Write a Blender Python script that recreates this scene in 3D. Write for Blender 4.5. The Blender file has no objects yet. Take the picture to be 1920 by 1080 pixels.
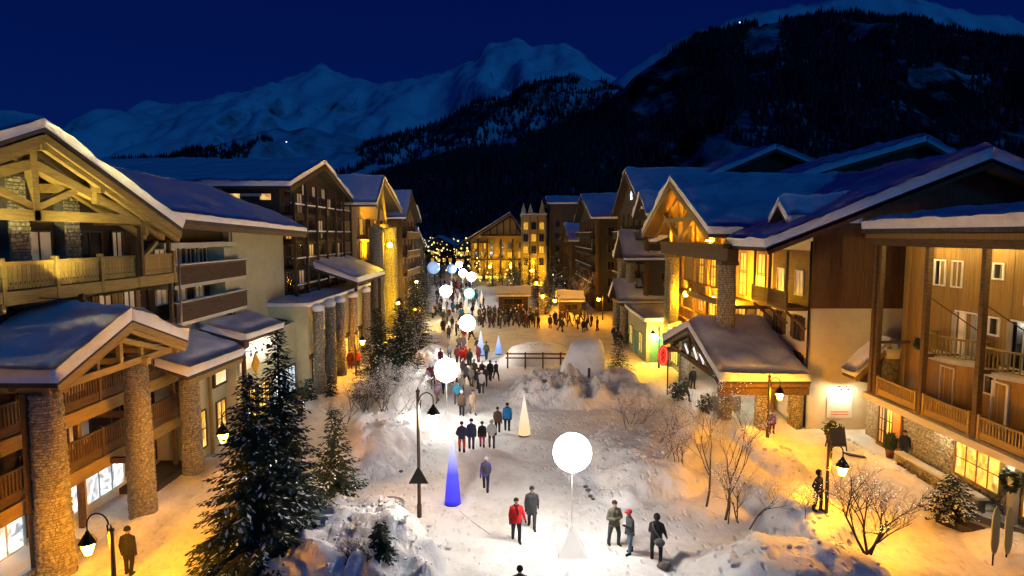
import bpy, bmesh, math, random
import numpy as np
from mathutils import Vector, Matrix

R = math.radians
rnd = random.Random(7)
scene = bpy.context.scene
col = scene.collection

# ------------------------------------------------------------------ camera, sky, twilight, exposure
CAM_H, FPX = 12.3, 1150.0
PITCH = math.atan(100 / FPX)
cam_d = bpy.data.cameras.new('camera')
cam_d.sensor_width = 36
cam_d.lens = FPX / 1920 * 36
cam_d.clip_start, cam_d.clip_end = 0.2, 30000
cam = bpy.data.objects.new('camera', cam_d)
cam.location = (0, 0, CAM_H)
cam.rotation_euler = (math.pi / 2 - PITCH, 0, 0)
col.objects.link(cam)
scene.camera = cam

world = bpy.data.worlds.new('World')
scene.world = world
world.use_nodes = True
wn, wl = world.node_tree.nodes, world.node_tree.links
bg = wn['Background']
tc = wn.new('ShaderNodeTexCoord'); sep = wn.new('ShaderNodeSeparateXYZ'); ramp = wn.new('ShaderNodeValToRGB')
wl.new(tc.outputs['Generated'], sep.inputs[0]); wl.new(sep.outputs['Z'], ramp.inputs[0])
ramp.color_ramp.elements[0].position = 0.0; ramp.color_ramp.elements[0].color = (0.0010, 0.0115, 0.098, 1)
ramp.color_ramp.elements[1].position = 0.55; ramp.color_ramp.elements[1].color = (0.0003, 0.0014, 0.046, 1)
wl.new(ramp.outputs[0], bg.inputs[0])
bg.inputs[1].default_value = 1.0

sun_d = bpy.data.lights.new('twilight', 'SUN')
sun_d.energy = 0.34
sun_d.color = (0.02, 0.36, 1.0)
sun_d.angle = R(12)
sun = bpy.data.objects.new('twilight', sun_d)
sun.rotation_euler = (R(73), 0, R(38))
col.objects.link(sun)

vs = scene.view_settings
vs.view_transform = 'Standard'; vs.look = 'None'; vs.exposure = 0.0; vs.gamma = 1.0
try: vs.use_curve_mapping = False
except Exception: pass
scene.cycles.use_denoising = True
scene.cycles.max_bounces = 6
scene.cycles.diffuse_bounces = 3
scene.cycles.glossy_bounces = 2
scene.cycles.transparent_max_bounces = 4
scene.cycles.sample_clamp_indirect = 4.0
scene.cycles.use_light_tree = True

# ------------------------------------------------------------------ measuring helpers: a point of the photo -> a place in the village
def ray(px, py):
    cx = (px - 960) / FPX; cy = (540 - py) / FPX
    return Vector((cx, math.cos(PITCH) + math.sin(PITCH) * cy, -math.sin(PITCH) + math.cos(PITCH) * cy))
def G(px, py, z=0.0):
    r = ray(px, py); t = (z - CAM_H) / r.z
    return Vector((t * r.x, t * r.y, z))
def DY(px, py, Y):
    r = ray(px, py); t = Y / r.y
    return Vector((t * r.x, Y, CAM_H + t * r.z))
def DX(px, py, X):
    r = ray(px, py); t = X / r.x
    return Vector((X, t * r.y, CAM_H + t * r.z))

# ------------------------------------------------------------------ noise (numpy value noise)
_rs = np.random.RandomState(3)
_tab = _rs.rand(256, 256)
def vnoise(x, y):
    x = np.asarray(x, float); y = np.asarray(y, float)
    xi = np.floor(x).astype(int); yi = np.floor(y).astype(int)
    fx = x - xi; fy = y - yi
    fx = fx * fx * (3 - 2 * fx); fy = fy * fy * (3 - 2 * fy)
    a = _tab[xi & 255, yi & 255]; b = _tab[(xi + 1) & 255, yi & 255]
    c = _tab[xi & 255, (yi + 1) & 255]; d = _tab[(xi + 1) & 255, (yi + 1) & 255]
    return (a * (1 - fx) + b * fx) * (1 - fy) + (c * (1 - fx) + d * fx) * fy - 0.5
def fbm(x, y, o=4):
    s = 0; a = 1.0
    for k in range(o):
        s = s + a * vnoise(x * 2 ** k + 17.3 * k, y * 2 ** k + 5.1 * k); a *= 0.5
    return s

# ------------------------------------------------------------------ materials
MATS = {}
def new_mat(name):
    m = bpy.data.materials.new(name); m.use_nodes = True
    MATS[name] = m
    return m, m.node_tree.nodes, m.node_tree.links, m.node_tree.nodes['Principled BSDF']

def surf(name, c1, c2=None, rough=0.75, scale=6.0, stretch=(1, 1, 1), bump=0.25, bscale=None, metal=0.0, detail=6.0, bdist=0.02, spec=0.3):
    m, n, l, b = new_mat(name)
    c2 = c2 or tuple(v * 0.7 for v in c1)
    t = n.new('ShaderNodeTexCoord'); mp = n.new('ShaderNodeMapping'); mp.inputs['Scale'].default_value = stretch
    l.new(t.outputs['Object'], mp.inputs[0])
    a = n.new('ShaderNodeTexNoise'); a.inputs['Scale'].default_value = scale; a.inputs['Detail'].default_value = detail
    a.inputs['Roughness'].default_value = 0.65
    l.new(mp.outputs[0], a.inputs['Vector'])
    r = n.new('ShaderNodeValToRGB')
    r.color_ramp.elements[0].position = 0.32; r.color_ramp.elements[0].color = (*c2, 1)
    r.color_ramp.elements[1].position = 0.68; r.color_ramp.elements[1].color = (*c1, 1)
    l.new(a.outputs[0], r.inputs[0])
    # each piece a slightly different tone
    oi = n.new('ShaderNodeObjectInfo'); hsv = n.new('ShaderNodeHueSaturation')
    mr = n.new('ShaderNodeMapRange'); mr.inputs[3].default_value = 0.82; mr.inputs[4].default_value = 1.15
    l.new(oi.outputs['Random'], mr.inputs[0]); l.new(mr.outputs[0], hsv.inputs['Value'])
    l.new(r.outputs[0], hsv.inputs['Color'])
    l.new(hsv.outputs[0], b.inputs['Base Color'])
    b.inputs['Roughness'].default_value = rough; b.inputs['Metallic'].default_value = metal
    b.inputs['Specular IOR Level'].default_value = spec
    if bump:
        nb = n.new('ShaderNodeTexNoise'); nb.inputs['Scale'].default_value = bscale or scale * 3; nb.inputs['Detail'].default_value = 5
        l.new(mp.outputs[0], nb.inputs['Vector'])
        bp = n.new('ShaderNodeBump'); bp.inputs['Strength'].default_value = bump; bp.inputs['Distance'].default_value = bdist
        l.new(nb.outputs[0], bp.inputs['Height']); l.new(bp.outputs[0], b.inputs['Normal'])
    return m

def glow(name, c, s, c2=None, scale=3.0, stretch=(1, 1, 1)):
    m, n, l, b = new_mat(name)
    b.inputs['Base Color'].default_value = (*[min(0.8, v) for v in c], 1); b.inputs['Roughness'].default_value = 0.4
    if c2:
        t = n.new('ShaderNodeTexCoord'); mp = n.new('ShaderNodeMapping'); mp.inputs['Scale'].default_value = stretch
        a = n.new('ShaderNodeTexNoise'); a.inputs['Scale'].default_value = scale; a.inputs['Detail'].default_value = 4
        oi = n.new('ShaderNodeObjectInfo'); va = n.new('ShaderNodeVectorMath'); va.operation = 'ADD'
        mu = n.new('ShaderNodeMath'); mu.operation = 'MULTIPLY'; mu.inputs[1].default_value = 60
        l.new(oi.outputs['Random'], mu.inputs[0]); l.new(mu.outputs[0], va.inputs[1])
        l.new(t.outputs['Object'], va.inputs[0]); l.new(va.outputs[0], mp.inputs[0]); l.new(mp.outputs[0], a.inputs['Vector'])
        r = n.new('ShaderNodeValToRGB'); r.color_ramp.elements[0].position = 0.40; r.color_ramp.elements[0].color = (*c2, 1)
        r.color_ramp.elements[1].position = 0.60; r.color_ramp.elements[1].color = (*c, 1)
        l.new(a.outputs[0], r.inputs[0]); l.new(r.outputs[0], b.inputs['Emission Color'])
    else:
        b.inputs['Emission Color'].default_value = (*c, 1)
    b.inputs['Emission Strength'].default_value = s
    return m

def snow_mat(name, c1, c2, s1, bump, dist):
    m, n, l, b = new_mat(name)
    t = n.new('ShaderNodeTexCoord')
    a = n.new('ShaderNodeTexNoise'); a.inputs['Scale'].default_value = s1; a.inputs['Detail'].default_value = 8; a.inputs['Roughness'].default_value = 0.62
    l.new(t.outputs['Object'], a.inputs['Vector'])
    r = n.new('ShaderNodeValToRGB'); r.color_ramp.elements[0].position = 0.36; r.color_ramp.elements[0].color = (*c2, 1)
    r.color_ramp.elements[1].position = 0.56; r.color_ramp.elements[1].color = (*c1, 1)
    f = n.new('ShaderNodeTexNoise'); f.inputs['Scale'].default_value = s1 * 7.5; f.inputs['Detail'].default_value = 7; f.inputs['Roughness'].default_value = 0.7
    l.new(t.outputs['Object'], f.inputs['Vector'])
    ad = n.new('ShaderNodeMath'); ad.operation = 'MULTIPLY_ADD'; ad.inputs[1].default_value = 0.45; ad.use_clamp = True
    sb = n.new('ShaderNodeMath'); sb.operation = 'SUBTRACT'; sb.inputs[1].default_value = 0.5
    l.new(f.outputs[0], sb.inputs[0]); l.new(sb.outputs[0], ad.inputs[0]); l.new(a.outputs[0], ad.inputs[2])
    l.new(ad.outputs[0], r.inputs[0]); l.new(r.outputs[0], b.inputs['Base Color'])
    b.inputs['Roughness'].default_value = 0.62; b.inputs['Specular IOR Level'].default_value = 0.2
    nb = n.new('ShaderNodeTexNoise'); nb.inputs['Scale'].default_value = 2.2; nb.inputs['Detail'].default_value = 9; nb.inputs['Roughness'].default_value = 0.7
    l.new(t.outputs['Object'], nb.inputs['Vector'])
    bp = n.new('ShaderNodeBump'); bp.inputs['Strength'].default_value = bump; bp.inputs['Distance'].default_value = dist
    l.new(nb.outputs[0], bp.inputs['Height']); l.new(bp.outputs[0], b.inputs['Normal'])
    return m

SNOW = snow_mat('snow', (0.84, 0.85, 0.86), (0.76, 0.77, 0.80), 1.6, 0.35, 0.10)
GREYD = surf('grey_timber', (0.055, 0.056, 0.050), (0.026, 0.027, 0.025), 0.8, 5, (1, 0.3, 2.5), 0.35)
GROUND = snow_mat('trodden_snow', (0.80, 0.79, 0.77), (0.65, 0.63, 0.59), 0.55, 0.6, 0.14)
def add_footprints(m):
    n, l = m.node_tree.nodes, m.node_tree.links; b = n['Principled BSDF']; old = [k.from_node for k in l if k.to_node == b and k.to_socket.name == 'Normal'][0]
    t = n.new('ShaderNodeTexCoord'); mp = n.new('ShaderNodeMapping'); mp.inputs['Scale'].default_value = (3.4, 1.7, 1.0)
    l.new(t.outputs['Object'], mp.inputs[0])
    ds = n.new('ShaderNodeTexNoise'); ds.inputs['Scale'].default_value = 1.3; mx = n.new('ShaderNodeMix'); mx.data_type = 'VECTOR'; mx.inputs[0].default_value = 0.22
    l.new(mp.outputs[0], ds.inputs['Vector']); l.new(mp.outputs[0], mx.inputs[4]); l.new(ds.outputs['Color'], mx.inputs[5])
    v = n.new('ShaderNodeTexVoronoi'); v.inputs['Scale'].default_value = 1.25; v.inputs['Randomness'].default_value = 1.0; l.new(mx.outputs[1], v.inputs['Vector'])
    r = n.new('ShaderNodeValToRGB'); r.color_ramp.elements[0].position = 0.12; r.color_ramp.elements[0].color = (0, 0, 0, 1); r.color_ramp.elements[1].position = 0.34; r.color_ramp.elements[1].color = (1, 1, 1, 1)
    l.new(v.outputs['Distance'], r.inputs[0])
    bp = n.new('ShaderNodeBump'); bp.inputs['Strength'].default_value = 0.8; bp.inputs['Distance'].default_value = 0.07
    l.new(r.outputs[0], bp.inputs['Height']); l.new(old.outputs[0], bp.inputs['Normal']); l.new(bp.outputs[0], b.inputs['Normal'])
add_footprints(GROUND)
m, n, l, b = new_mat('sheer_fabric'); SHEER = m
b.inputs['Base Color'].default_value = (0.82, 0.82, 0.80, 1); b.inputs['Roughness'].default_value = 0.8; b.inputs['Alpha'].default_value = 0.34
BEAM = surf('pale_timber', (0.38, 0.27, 0.075), (0.24, 0.165, 0.045), 0.7, 5, (1, 0.25, 3), 0.3)
WOODM = surf('brown_timber', (0.135, 0.085, 0.034), (0.065, 0.040, 0.016), 0.75, 5, (1, 0.3, 2.5), 0.35)
WOODD = surf('dark_timber', (0.065, 0.042, 0.026), (0.030, 0.020, 0.013), 0.8, 5, (1, 0.3, 2.5), 0.35)
LARCH = surf('larch_cladding', (0.30, 0.185, 0.048), (0.18, 0.105, 0.025), 0.65, 4, (3, 3, 0.14), 0.25)
CLAD = surf('dark_cladding', (0.135, 0.070, 0.035), (0.075, 0.040, 0.020), 0.75, 4, (3, 3, 0.2), 0.3)
SLATE = surf('roof_boards', (0.07, 0.06, 0.055), (0.03, 0.027, 0.025), 0.8, 6, (1, 1, 1), 0.4)
PLAST = surf('cream_plaster', (0.50, 0.49, 0.31), (0.42, 0.41, 0.25), 0.85, 1.2, (1, 1, 1), 0.2, 25)
AMB = surf('ochre_plaster', (0.62, 0.42, 0.16), (0.54, 0.35, 0.12), 0.8, 1.5, (1, 1, 1), 0.2, 25)
PLASTW = surf('white_plaster', (0.56, 0.54, 0.43), (0.47, 0.45, 0.35), 0.85, 1.2, (1, 1, 1), 0.2, 25)
STONE = surf('stone', (0.47, 0.43, 0.30), (0.10, 0.085, 0.055), 0.85, 7.5, (1, 1, 1), 0.5, 14)
STONE2 = surf('stone_mortar', (0.16, 0.145, 0.12), (0.09, 0.08, 0.07), 0.9, 6, (1, 1, 1), 0.4)
WHITE = surf('white_paint', (0.74, 0.73, 0.70), (0.66, 0.65, 0.62), 0.5, 4, (1, 1, 1), 0.1)
METAL = surf('dark_iron', (0.030, 0.026, 0.022), (0.018, 0.016, 0.014), 0.45, 12, (1, 1, 1), 0.15, metal=0.6)
POLE = surf('brown_pole', (0.11, 0.07, 0.04), (0.07, 0.045, 0.025), 0.5, 12, (1, 1, 1), 0.15)
ZINC = surf('zinc', (0.33, 0.32, 0.29), (0.24, 0.23, 0.21), 0.4, 6, (1, 1, 1), 0.1, metal=0.5)
NEEDLE = surf('fir_needles', (0.030, 0.052, 0.026), (0.012, 0.022, 0.012), 0.7, 9, (1, 1, 1), 0)
BARK = surf('bark', (0.10, 0.075, 0.05), (0.045, 0.034, 0.024), 0.9, 9, (1, 1, 0.3), 0.4)
TWIG = surf('twigs', (0.15, 0.115, 0.08), (0.07, 0.053, 0.038), 0.85, 9, (1, 1, 1), 0)
FROST = surf('frosted_twigs', (0.55, 0.53, 0.48), (0.30, 0.28, 0.24), 0.8, 9, (1, 1, 1), 0)
TERR = surf('terracotta', (0.30, 0.15, 0.08), (0.2, 0.1, 0.05), 0.8, 8, (1, 1, 1), 0.2)
SHRUB = surf('box_leaves', (0.06, 0.085, 0.035), (0.03, 0.045, 0.02), 0.7, 9, (1, 1, 1), 0)
DARKP = surf('dark_paving', (0.050, 0.040, 0.033), (0.028, 0.023, 0.02), 0.7, 5, (1, 1, 1), 0.4)
SHUT = surf('shutter_timber', (0.23, 0.13, 0.05), (0.15, 0.08, 0.03), 0.7, 5, (3, 3, 0.2), 0.3)
CURT = surf('curtain', (0.45, 0.42, 0.36), (0.30, 0.28, 0.24), 0.9, 4, (5, 5, 0.3), 0.2)
ICE = snow_mat('packed_snow', (0.76, 0.80, 0.86), (0.60, 0.65, 0.74), 0.9, 0.5, 0.12)
GREENW = surf('green_paint', (0.16, 0.36, 0.24), (0.10, 0.26, 0.17), 0.6, 4, (1, 1, 1), 0.1)
REDP = surf('red_paint', (0.55, 0.025, 0.02), (0.42, 0.02, 0.015), 0.45, 6, (1, 1, 1), 0)
YELP = surf('yellow_paint', (0.72, 0.36, 0.02), (0.60, 0.28, 0.015), 0.5, 6, (1, 1, 1), 0)
LEATH = surf('grey_canvas', (0.22, 0.20, 0.18), (0.15, 0.14, 0.125), 0.8, 15, (1, 1, 1), 0.2)

m, n, l, b = new_mat('dark_glass'); GLASS = m
b.inputs['Base Color'].default_value = (0.020, 0.022, 0.026, 1); b.inputs['Roughness'].default_value = 0.08
b.inputs['Specular IOR Level'].default_value = 0.8
LITW = glow('lit_pane_warm', (1.0, 0.62, 0.20), 1.1, (0.35, 0.15, 0.03), 2.6)
LITY = glow('lit_pane_yellow', (1.0, 0.52, 0.06), 0.85, (0.40, 0.17, 0.015), 2.6)
LITS = glow('lit_shop_display', (1.0, 0.62, 0.12), 1.35, (0.16, 0.06, 0.006), 6.5, (1, 1, 0.7))
def shop_display(m):
    n, l = m.node_tree.nodes, m.node_tree.links; b = n['Principled BSDF']
    t = n.new('ShaderNodeTexCoord'); mp = n.new('ShaderNodeMapping'); mp.inputs['Scale'].default_value = (4.5, 1.0, 3.2); oi = n.new('ShaderNodeObjectInfo')
    mu = n.new('ShaderNodeVectorMath'); mu.operation = 'SCALE'; mu.inputs[0].default_value = (31, 0, 17); l.new(oi.outputs['Random'], mu.inputs['Scale']); l.new(mu.outputs[0], mp.inputs['Location'])
    l.new(t.outputs['Object'], mp.inputs[0]); v = n.new('ShaderNodeTexVoronoi'); v.inputs['Scale'].default_value = 1.0; v.inputs['Randomness'].default_value = 0.75; l.new(mp.outputs[0], v.inputs['Vector'])
    s2 = n.new('ShaderNodeSeparateColor'); l.new(v.outputs['Color'], s2.inputs[0]); r = n.new('ShaderNodeValToRGB'); r.color_ramp.interpolation = 'CONSTANT'; e = r.color_ramp.elements
    e[0].position = 0; e[0].color = (0.05, 0.02, 0.004, 1); e[1].position = 0.22; e[1].color = (0.75, 0.36, 0.05, 1)
    for q, c in ((0.42, (1.0, 0.72, 0.25)), (0.58, (0.30, 0.11, 0.015)), (0.7, (0.95, 0.55, 0.10)), (0.86, (0.16, 0.14, 0.05))): x = e.new(q); x.color = (*c, 1)
    l.new(s2.outputs[0], r.inputs[0]); mx = n.new('ShaderNodeMix'); mx.data_type = 'RGBA'; mx.inputs[0].default_value = 0.8
    old = [k.from_socket for k in l if k.to_node == b and k.to_socket.name == 'Emission Color'][0]
    l.new(old, mx.inputs[6]); l.new(r.outputs[0], mx.inputs[7]); l.new(mx.outputs[2], b.inputs['Emission Color'])
shop_display(LITS)
LITC = glow('lit_shop_cold', (0.80, 0.95, 1.0), 1.5, (0.07, 0.14, 0.20), 4.5)
LITD = glow('lit_pane_dim', (0.75, 0.62, 0.42), 0.16, (0.25, 0.18, 0.10), 2.0)
LAMP_O = glow('sodium_glass', (1.0, 0.36, 0.004), 1450)
LAMP_W = glow('warm_glass', (1.0, 0.86, 0.68), 900)
FLOOD_Y = glow('yellow_floodlamp', (1.0, 0.58, 0.012), 1750)
FLOOD_O = glow('amber_floodlamp', (1.0, 0.44, 0.014), 1900)
FLOOD_W = glow('white_floodlamp', (1.0, 0.86, 0.55), 1000)
TRUSS_FILL = glow('added_truss_lens', (1.0, 0.80, 0.28), 12500)  # glow of the added lamps that brighten the left truss
LAMP_G = glow('green_lamp', (0.06, 1.0, 0.34), 170)
BALL = glow('balloon_white', (1.0, 0.96, 0.90), 58)
BALLG = glow('balloon_green', (0.40, 1.0, 0.74), 1.15)
BALLB = glow('balloon_blue', (0.34, 0.52, 0.80), 0.8, (0.10, 0.22, 0.45), 0.5)
FAIRY = glow('fairy_bulb', (1.0, 0.66, 0.22), 2.6)
FAIRYW = glow('fairy_bulb_white', (0.80, 0.90, 1.0), 3.5)
NEONR = glow('red_neon', (1.0, 0.03, 0.02), 1.0)

def cone_mat(name, bottom, mid, top, H, s):
    m, n, l, b = new_mat(name)
    t = n.new('ShaderNodeTexCoord'); se = n.new('ShaderNodeSeparateXYZ'); mr = n.new('ShaderNodeMapRange')
    mr.inputs[2].default_value = H
    l.new(t.outputs['Object'], se.inputs[0]); l.new(se.outputs['Z'], mr.inputs[0])
    r = n.new('ShaderNodeValToRGB'); e = r.color_ramp.elements
    e[0].position = 0.16; e[0].color = (*bottom, 1); e[1].position = 0.85; e[1].color = (*top, 1)
    x = e.new(0.42); x.color = (*mid, 1)
    l.new(mr.outputs[0], r.inputs[0]); l.new(r.outputs[0], b.inputs['Emission Color'])
    b.inputs['Emission Strength'].default_value = s; b.inputs['Base Color'].default_value = (0.05, 0.05, 0.07, 1)
    return m
CONEB = cone_mat('blue_lit_fabric', (0.003, 0.004, 0.90), (0.02, 0.03, 1.0), (0.86, 0.86, 1.0), 3.5, 1.0)
CONEY = cone_mat('cream_lit_fabric', (1.0, 0.70, 0.32), (1.0, 0.80, 0.50), (1.0, 0.90, 0.72), 2.7, 1.0)
CONEC = cone_mat('pale_blue_lit_fabric', (0.20, 0.40, 0.95), (0.5, 0.65, 1.0), (0.85, 0.92, 1.0), 3.0, 1.0)

def cloth(name, c):
    return surf(name, c, tuple(v * 0.72 for v in c), 0.85, 14, (1, 1, 1), 0.15)
CL = {k: cloth('cloth_' + k, v) for k, v in dict(
    red=(0.62, 0.02, 0.02), black=(0.018, 0.017, 0.018), charcoal=(0.055, 0.056, 0.060), grey=(0.17, 0.17, 0.17),
    olive=(0.10, 0.095, 0.055), jeans=(0.16, 0.23, 0.32), purple=(0.13, 0.10, 0.36), navy=(0.025, 0.030, 0.075),
    scarlet=(0.50, 0.05, 0.02), pink=(0.42, 0.04, 0.13), palegrey=(0.42, 0.41, 0.40), blue=(0.02, 0.17, 0.42),
    sky=(0.07, 0.40, 0.62), brown=(0.11, 0.065, 0.04), tan=(0.34, 0.26, 0.16), white=(0.72, 0.72, 0.70),
    maroon=(0.13, 0.020, 0.026), mauve=(0.20, 0.13, 0.19), camo=(0.15, 0.14, 0.10), darkgreen=(0.03, 0.06, 0.04)).items()}
SKIN = surf('skin', (0.42, 0.24, 0.16), (0.36, 0.20, 0.13), 0.6, 10, (1, 1, 1), 0)
BOOT = cloth('boot_leather', (0.022, 0.019, 0.017))
HAIR = cloth('dark_hair', (0.025, 0.017, 0.012))

# ------------------------------------------------------------------ mesh builder
class MB:
    def __init__(s): s.v = []; s.f = []
    def add(s, vs, fs):
        o = len(s.v); s.v.extend([tuple(p) for p in vs]); s.f.extend([tuple(i + o for i in f) for f in fs]); return s
    def box(s, x0, x1, y0, y1, z0, z1):
        if x0 > x1: x0, x1 = x1, x0
        if y0 > y1: y0, y1 = y1, y0
        return s.add([(x0, y0, z0), (x1, y0, z0), (x1, y1, z0), (x0, y1, z0), (x0, y0, z1), (x1, y0, z1), (x1, y1, z1), (x0, y1, z1)],
                     [(0, 3, 2, 1), (4, 5, 6, 7), (0, 1, 5, 4), (1, 2, 6, 5), (2, 3, 7, 6), (3, 0, 4, 7)])
    def beam(s, p, q, w, h, up=(0, 0, 1)):
        p = Vector(p); q = Vector(q); d = (q - p).normalized(); u = Vector(up)
        if abs(d.dot(u)) > 0.98: u = Vector((0, 1, 0))
        a = d.cross(u).normalized() * (w / 2); b2 = a.cross(d).normalized() * (h / 2)
        vs = [c + i * a + j * b2 for c in (p, q) for i, j in ((-1, -1), (1, -1), (1, 1), (-1, 1))]
        return s.add(vs, [(0, 1, 2, 3), (7, 6, 5, 4), (0, 4, 5, 1), (1, 5, 6, 2), (2, 6, 7, 3), (3, 7, 4, 0)])
    def prism(s, poly, axis, a0, a1):
        n = len(poly)
        def P(c, a):
            return (a, c[0], c[1]) if axis == 'X' else (c[0], a, c[1]) if axis == 'Y' else (c[0], c[1], a)
        vs = [P(c, a0) for c in poly] + [P(c, a1) for c in poly]
        fs = [tuple(range(n))[::-1], tuple(range(n, 2 * n))] + [(i, (i + 1) % n, n + (i + 1) % n, n + i) for i in range(n)]
        return s.add(vs, fs)
    def tube(s, pts, rad, n=8, cap=True):
        pts = [Vector(p) for p in pts]; rings = []
        if not hasattr(rad, '__len__'): rad = [rad] * len(pts)
        a = None
        for i, p in enumerate(pts):
            d = (pts[min(i + 1, len(pts) - 1)] - pts[max(i - 1, 0)]).normalized()
            if a is None:
                a = d.orthogonal().normalized()
            else:
                a = (a - d * a.dot(d))
                a = a.normalized() if a.length > 1e-6 else d.orthogonal().normalized()
            b2 = d.cross(a)
            rings.append([p + rad[i] * (math.cos(2 * math.pi * k / n) * a + math.sin(2 * math.pi * k / n) * b2) for k in range(n)])
        vs = [p for r in rings for p in r]; fs = []
        for i in range(len(pts) - 1):
            for k in range(n):
                k2 = (k + 1) % n
                fs.append((i * n + k, i * n + k2, (i + 1) * n + k2, (i + 1) * n + k))
        if cap:
            fs.append(tuple(range(n))[::-1]); fs.append(tuple(range((len(pts) - 1) * n, len(pts) * n)))
        return s.add(vs, fs)
    def lathe(s, prof, c=(0, 0, 0), n=16):
        c = Vector(c); vs = []; fs = []
        for r, z in prof:
            for k in range(n):
                t = 2 * math.pi * k / n
                vs.append((c.x + r * math.cos(t), c.y + r * math.sin(t), c.z + z))
        m = len(prof)
        for i in range(m - 1):
            for k in range(n):
                k2 = (k + 1) % n
                fs.append((i * n + k, i * n + k2, (i + 1) * n + k2, (i + 1) * n + k))
        fs.append(tuple(range(n))[::-1]); fs.append(tuple(range((m - 1) * n, m * n)))
        return s.add(vs, fs)
    def ball(s, c, r, n=12, m=8, sq=(1, 1, 1)):
        prof = []; c = Vector(c); vs = []; fs = []
        for i in range(1, m):
            ph = math.pi * i / m
            for k in range(n):
                t = 2 * math.pi * k / n
                vs.append((c.x + r * sq[0] * math.sin(ph) * math.cos(t), c.y + r * sq[1] * math.sin(ph) * math.sin(t), c.z - r * sq[2] * math.cos(ph)))
        b0 = len(vs); vs.append((c.x, c.y, c.z - r * sq[2])); vs.append((c.x, c.y, c.z + r * sq[2]))
        for i in range(m - 2):
            for k in range(n):
                k2 = (k + 1) % n
                fs.append((i * n + k, i * n + k2, (i + 1) * n + k2, (i + 1) * n + k))
        for k in range(n):
            k2 = (k + 1) % n
            fs.append((b0, k2, k)); fs.append((b0 + 1, (m - 2) * n + k, (m - 2) * n + k2))
        return s.add(vs, fs)
    def mesh(s, name, mat=None, off=(0, 0, 0), smooth=False):
        me = bpy.data.meshes.new(name)
        if any(off): vs = [(v[0] - off[0], v[1] - off[1], v[2] - off[2]) for v in s.v]
        else: vs = s.v
        me.from_pydata(vs, [], s.f)
        if mat is not None:
            for mm in (mat if isinstance(mat, (list, tuple)) else [mat]): me.materials.append(mm)
        if smooth: me.polygons.foreach_set('use_smooth', [True] * len(me.polygons))
        me.update()
        return me

ROOTOFF = {}
def root_off(p):
    while p.parent is not None: p = p.parent
    return p.location
def link(o): col.objects.link(o); return o
def thing(name, label, cat, loc=(0, 0, 0), group=None, rz=0.0):
    o = bpy.data.objects.new(name, None); o.empty_display_size = 0.3
    o.location = loc; o.rotation_euler = (0, 0, rz); link(o)
    o['label'] = label; o['category'] = cat
    if group: o['group'] = group
    return o
def tag(o, label, cat, group=None):
    o['label'] = label; o['category'] = cat
    if group: o['group'] = group
    return o
def part(name, mb, mat, parent, smooth=False, kind=None, label=None):      # mesh in village coordinates, stored relative to its thing
    me = mb.mesh(name, mat, tuple(root_off(parent)), smooth)
    o = bpy.data.objects.new(name, me); o.parent = parent; link(o)
    if kind: o['kind'] = kind
    if label: o['label'] = label
    return o
def lpart(name, mb, mat, parent, smooth=False, kind=None):                 # mesh already in the thing's own coordinates
    me = mb.mesh(name, mat, (0, 0, 0), smooth)
    o = bpy.data.objects.new(name, me); o.parent = parent; link(o)
    if kind: o['kind'] = kind
    return o
def piece(name, me, parent, pos, rz=0.0, sc=None, rx=0.0):                         # shared mesh placed at a village point
    o = bpy.data.objects.new(name, me); o.parent = parent
    o.location = Vector(pos) - root_off(parent) if parent is not None else Vector(pos)
    o.rotation_euler = (rx, 0, rz)
    if sc: o.scale = sc
    link(o); return o
def solo(name, mb, mat, label, cat, group=None, loc=(0, 0, 0), smooth=False):
    me = mb.mesh(name, mat, (0, 0, 0), smooth)
    o = bpy.data.objects.new(name, me); o.location = loc; link(o)
    return tag(o, label, cat, group)
def struct(name, mb, mat, smooth=False):
    o = bpy.data.objects.new(name, mb.mesh(name, mat, (0, 0, 0), smooth)); link(o); o['kind'] = 'structure'; return o
def copy_tree(o, parent=None):
    c = o.copy(); col.objects.link(c); c.parent = parent
    for ch in list(o.children): copy_tree(ch, c)
    return c
# ------------------------------------------------------------------ ground
MOUNDS = [  # cx, cy, rx, ry, height, roughness, flatness power
    (5.6, 47.0, 6.0, 5.4, 1.25, 0.9, 4), (6.6, 32.0, 3.6, 5.4, 1.35, 0.25, 3), (9.6, 20.6, 3.3, 2.6, 1.25, 0.12, 3),
    (13.8, 20.4, 2.8, 2.0, 0.35, 0.3, 3), (12.6, 26.2, 2.0, 3.2, 1.15, 0.25, 3), (14.3, 34.0, 1.2, 5.0, 0.75, 0.2, 3), (10.8, 38.2, 1.8, 2.6, 0.5, 0.3, 3),
    (-6.0, 22.3, 3.3, 3.5, 1.75, 0.30, 5), (-7.7, 35.6, 2.7, 5.4, 1.25, 0.3, 4), (-8.0, 46.0, 2.3, 5.5, 1.3, 0.4, 3),
    (-8.2, 58.0, 1.7, 7.5, 1.1, 0.4, 3), (-9.5, 75.0, 2.0, 10.0, 1.0, 0.4, 3), (-14.6, 31.3, 1.2, 2.6, 0.55, 0.35, 3),
    (3.0, 60.0, 4.6, 3.6, 0.5, 0.4, 3), (19.9, 30.8, 0.55, 6.0, 0.35, 0.4, 2), (-15.2, 41.0, 1.0, 4.0, 0.5, 0.3, 3),
    (8.5, 95.0, 3.0, 6.0, 1.2, 0.4, 3), (17.6, 40.2, 0.9, 2.5, 0.35, 0.3, 2), (-15.9, 24.0, 0.6, 4.0, 0.25, 0.3, 2), (19.4, 22.6, 1.3, 2.0, 0.7, 0.3, 2)]
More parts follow.
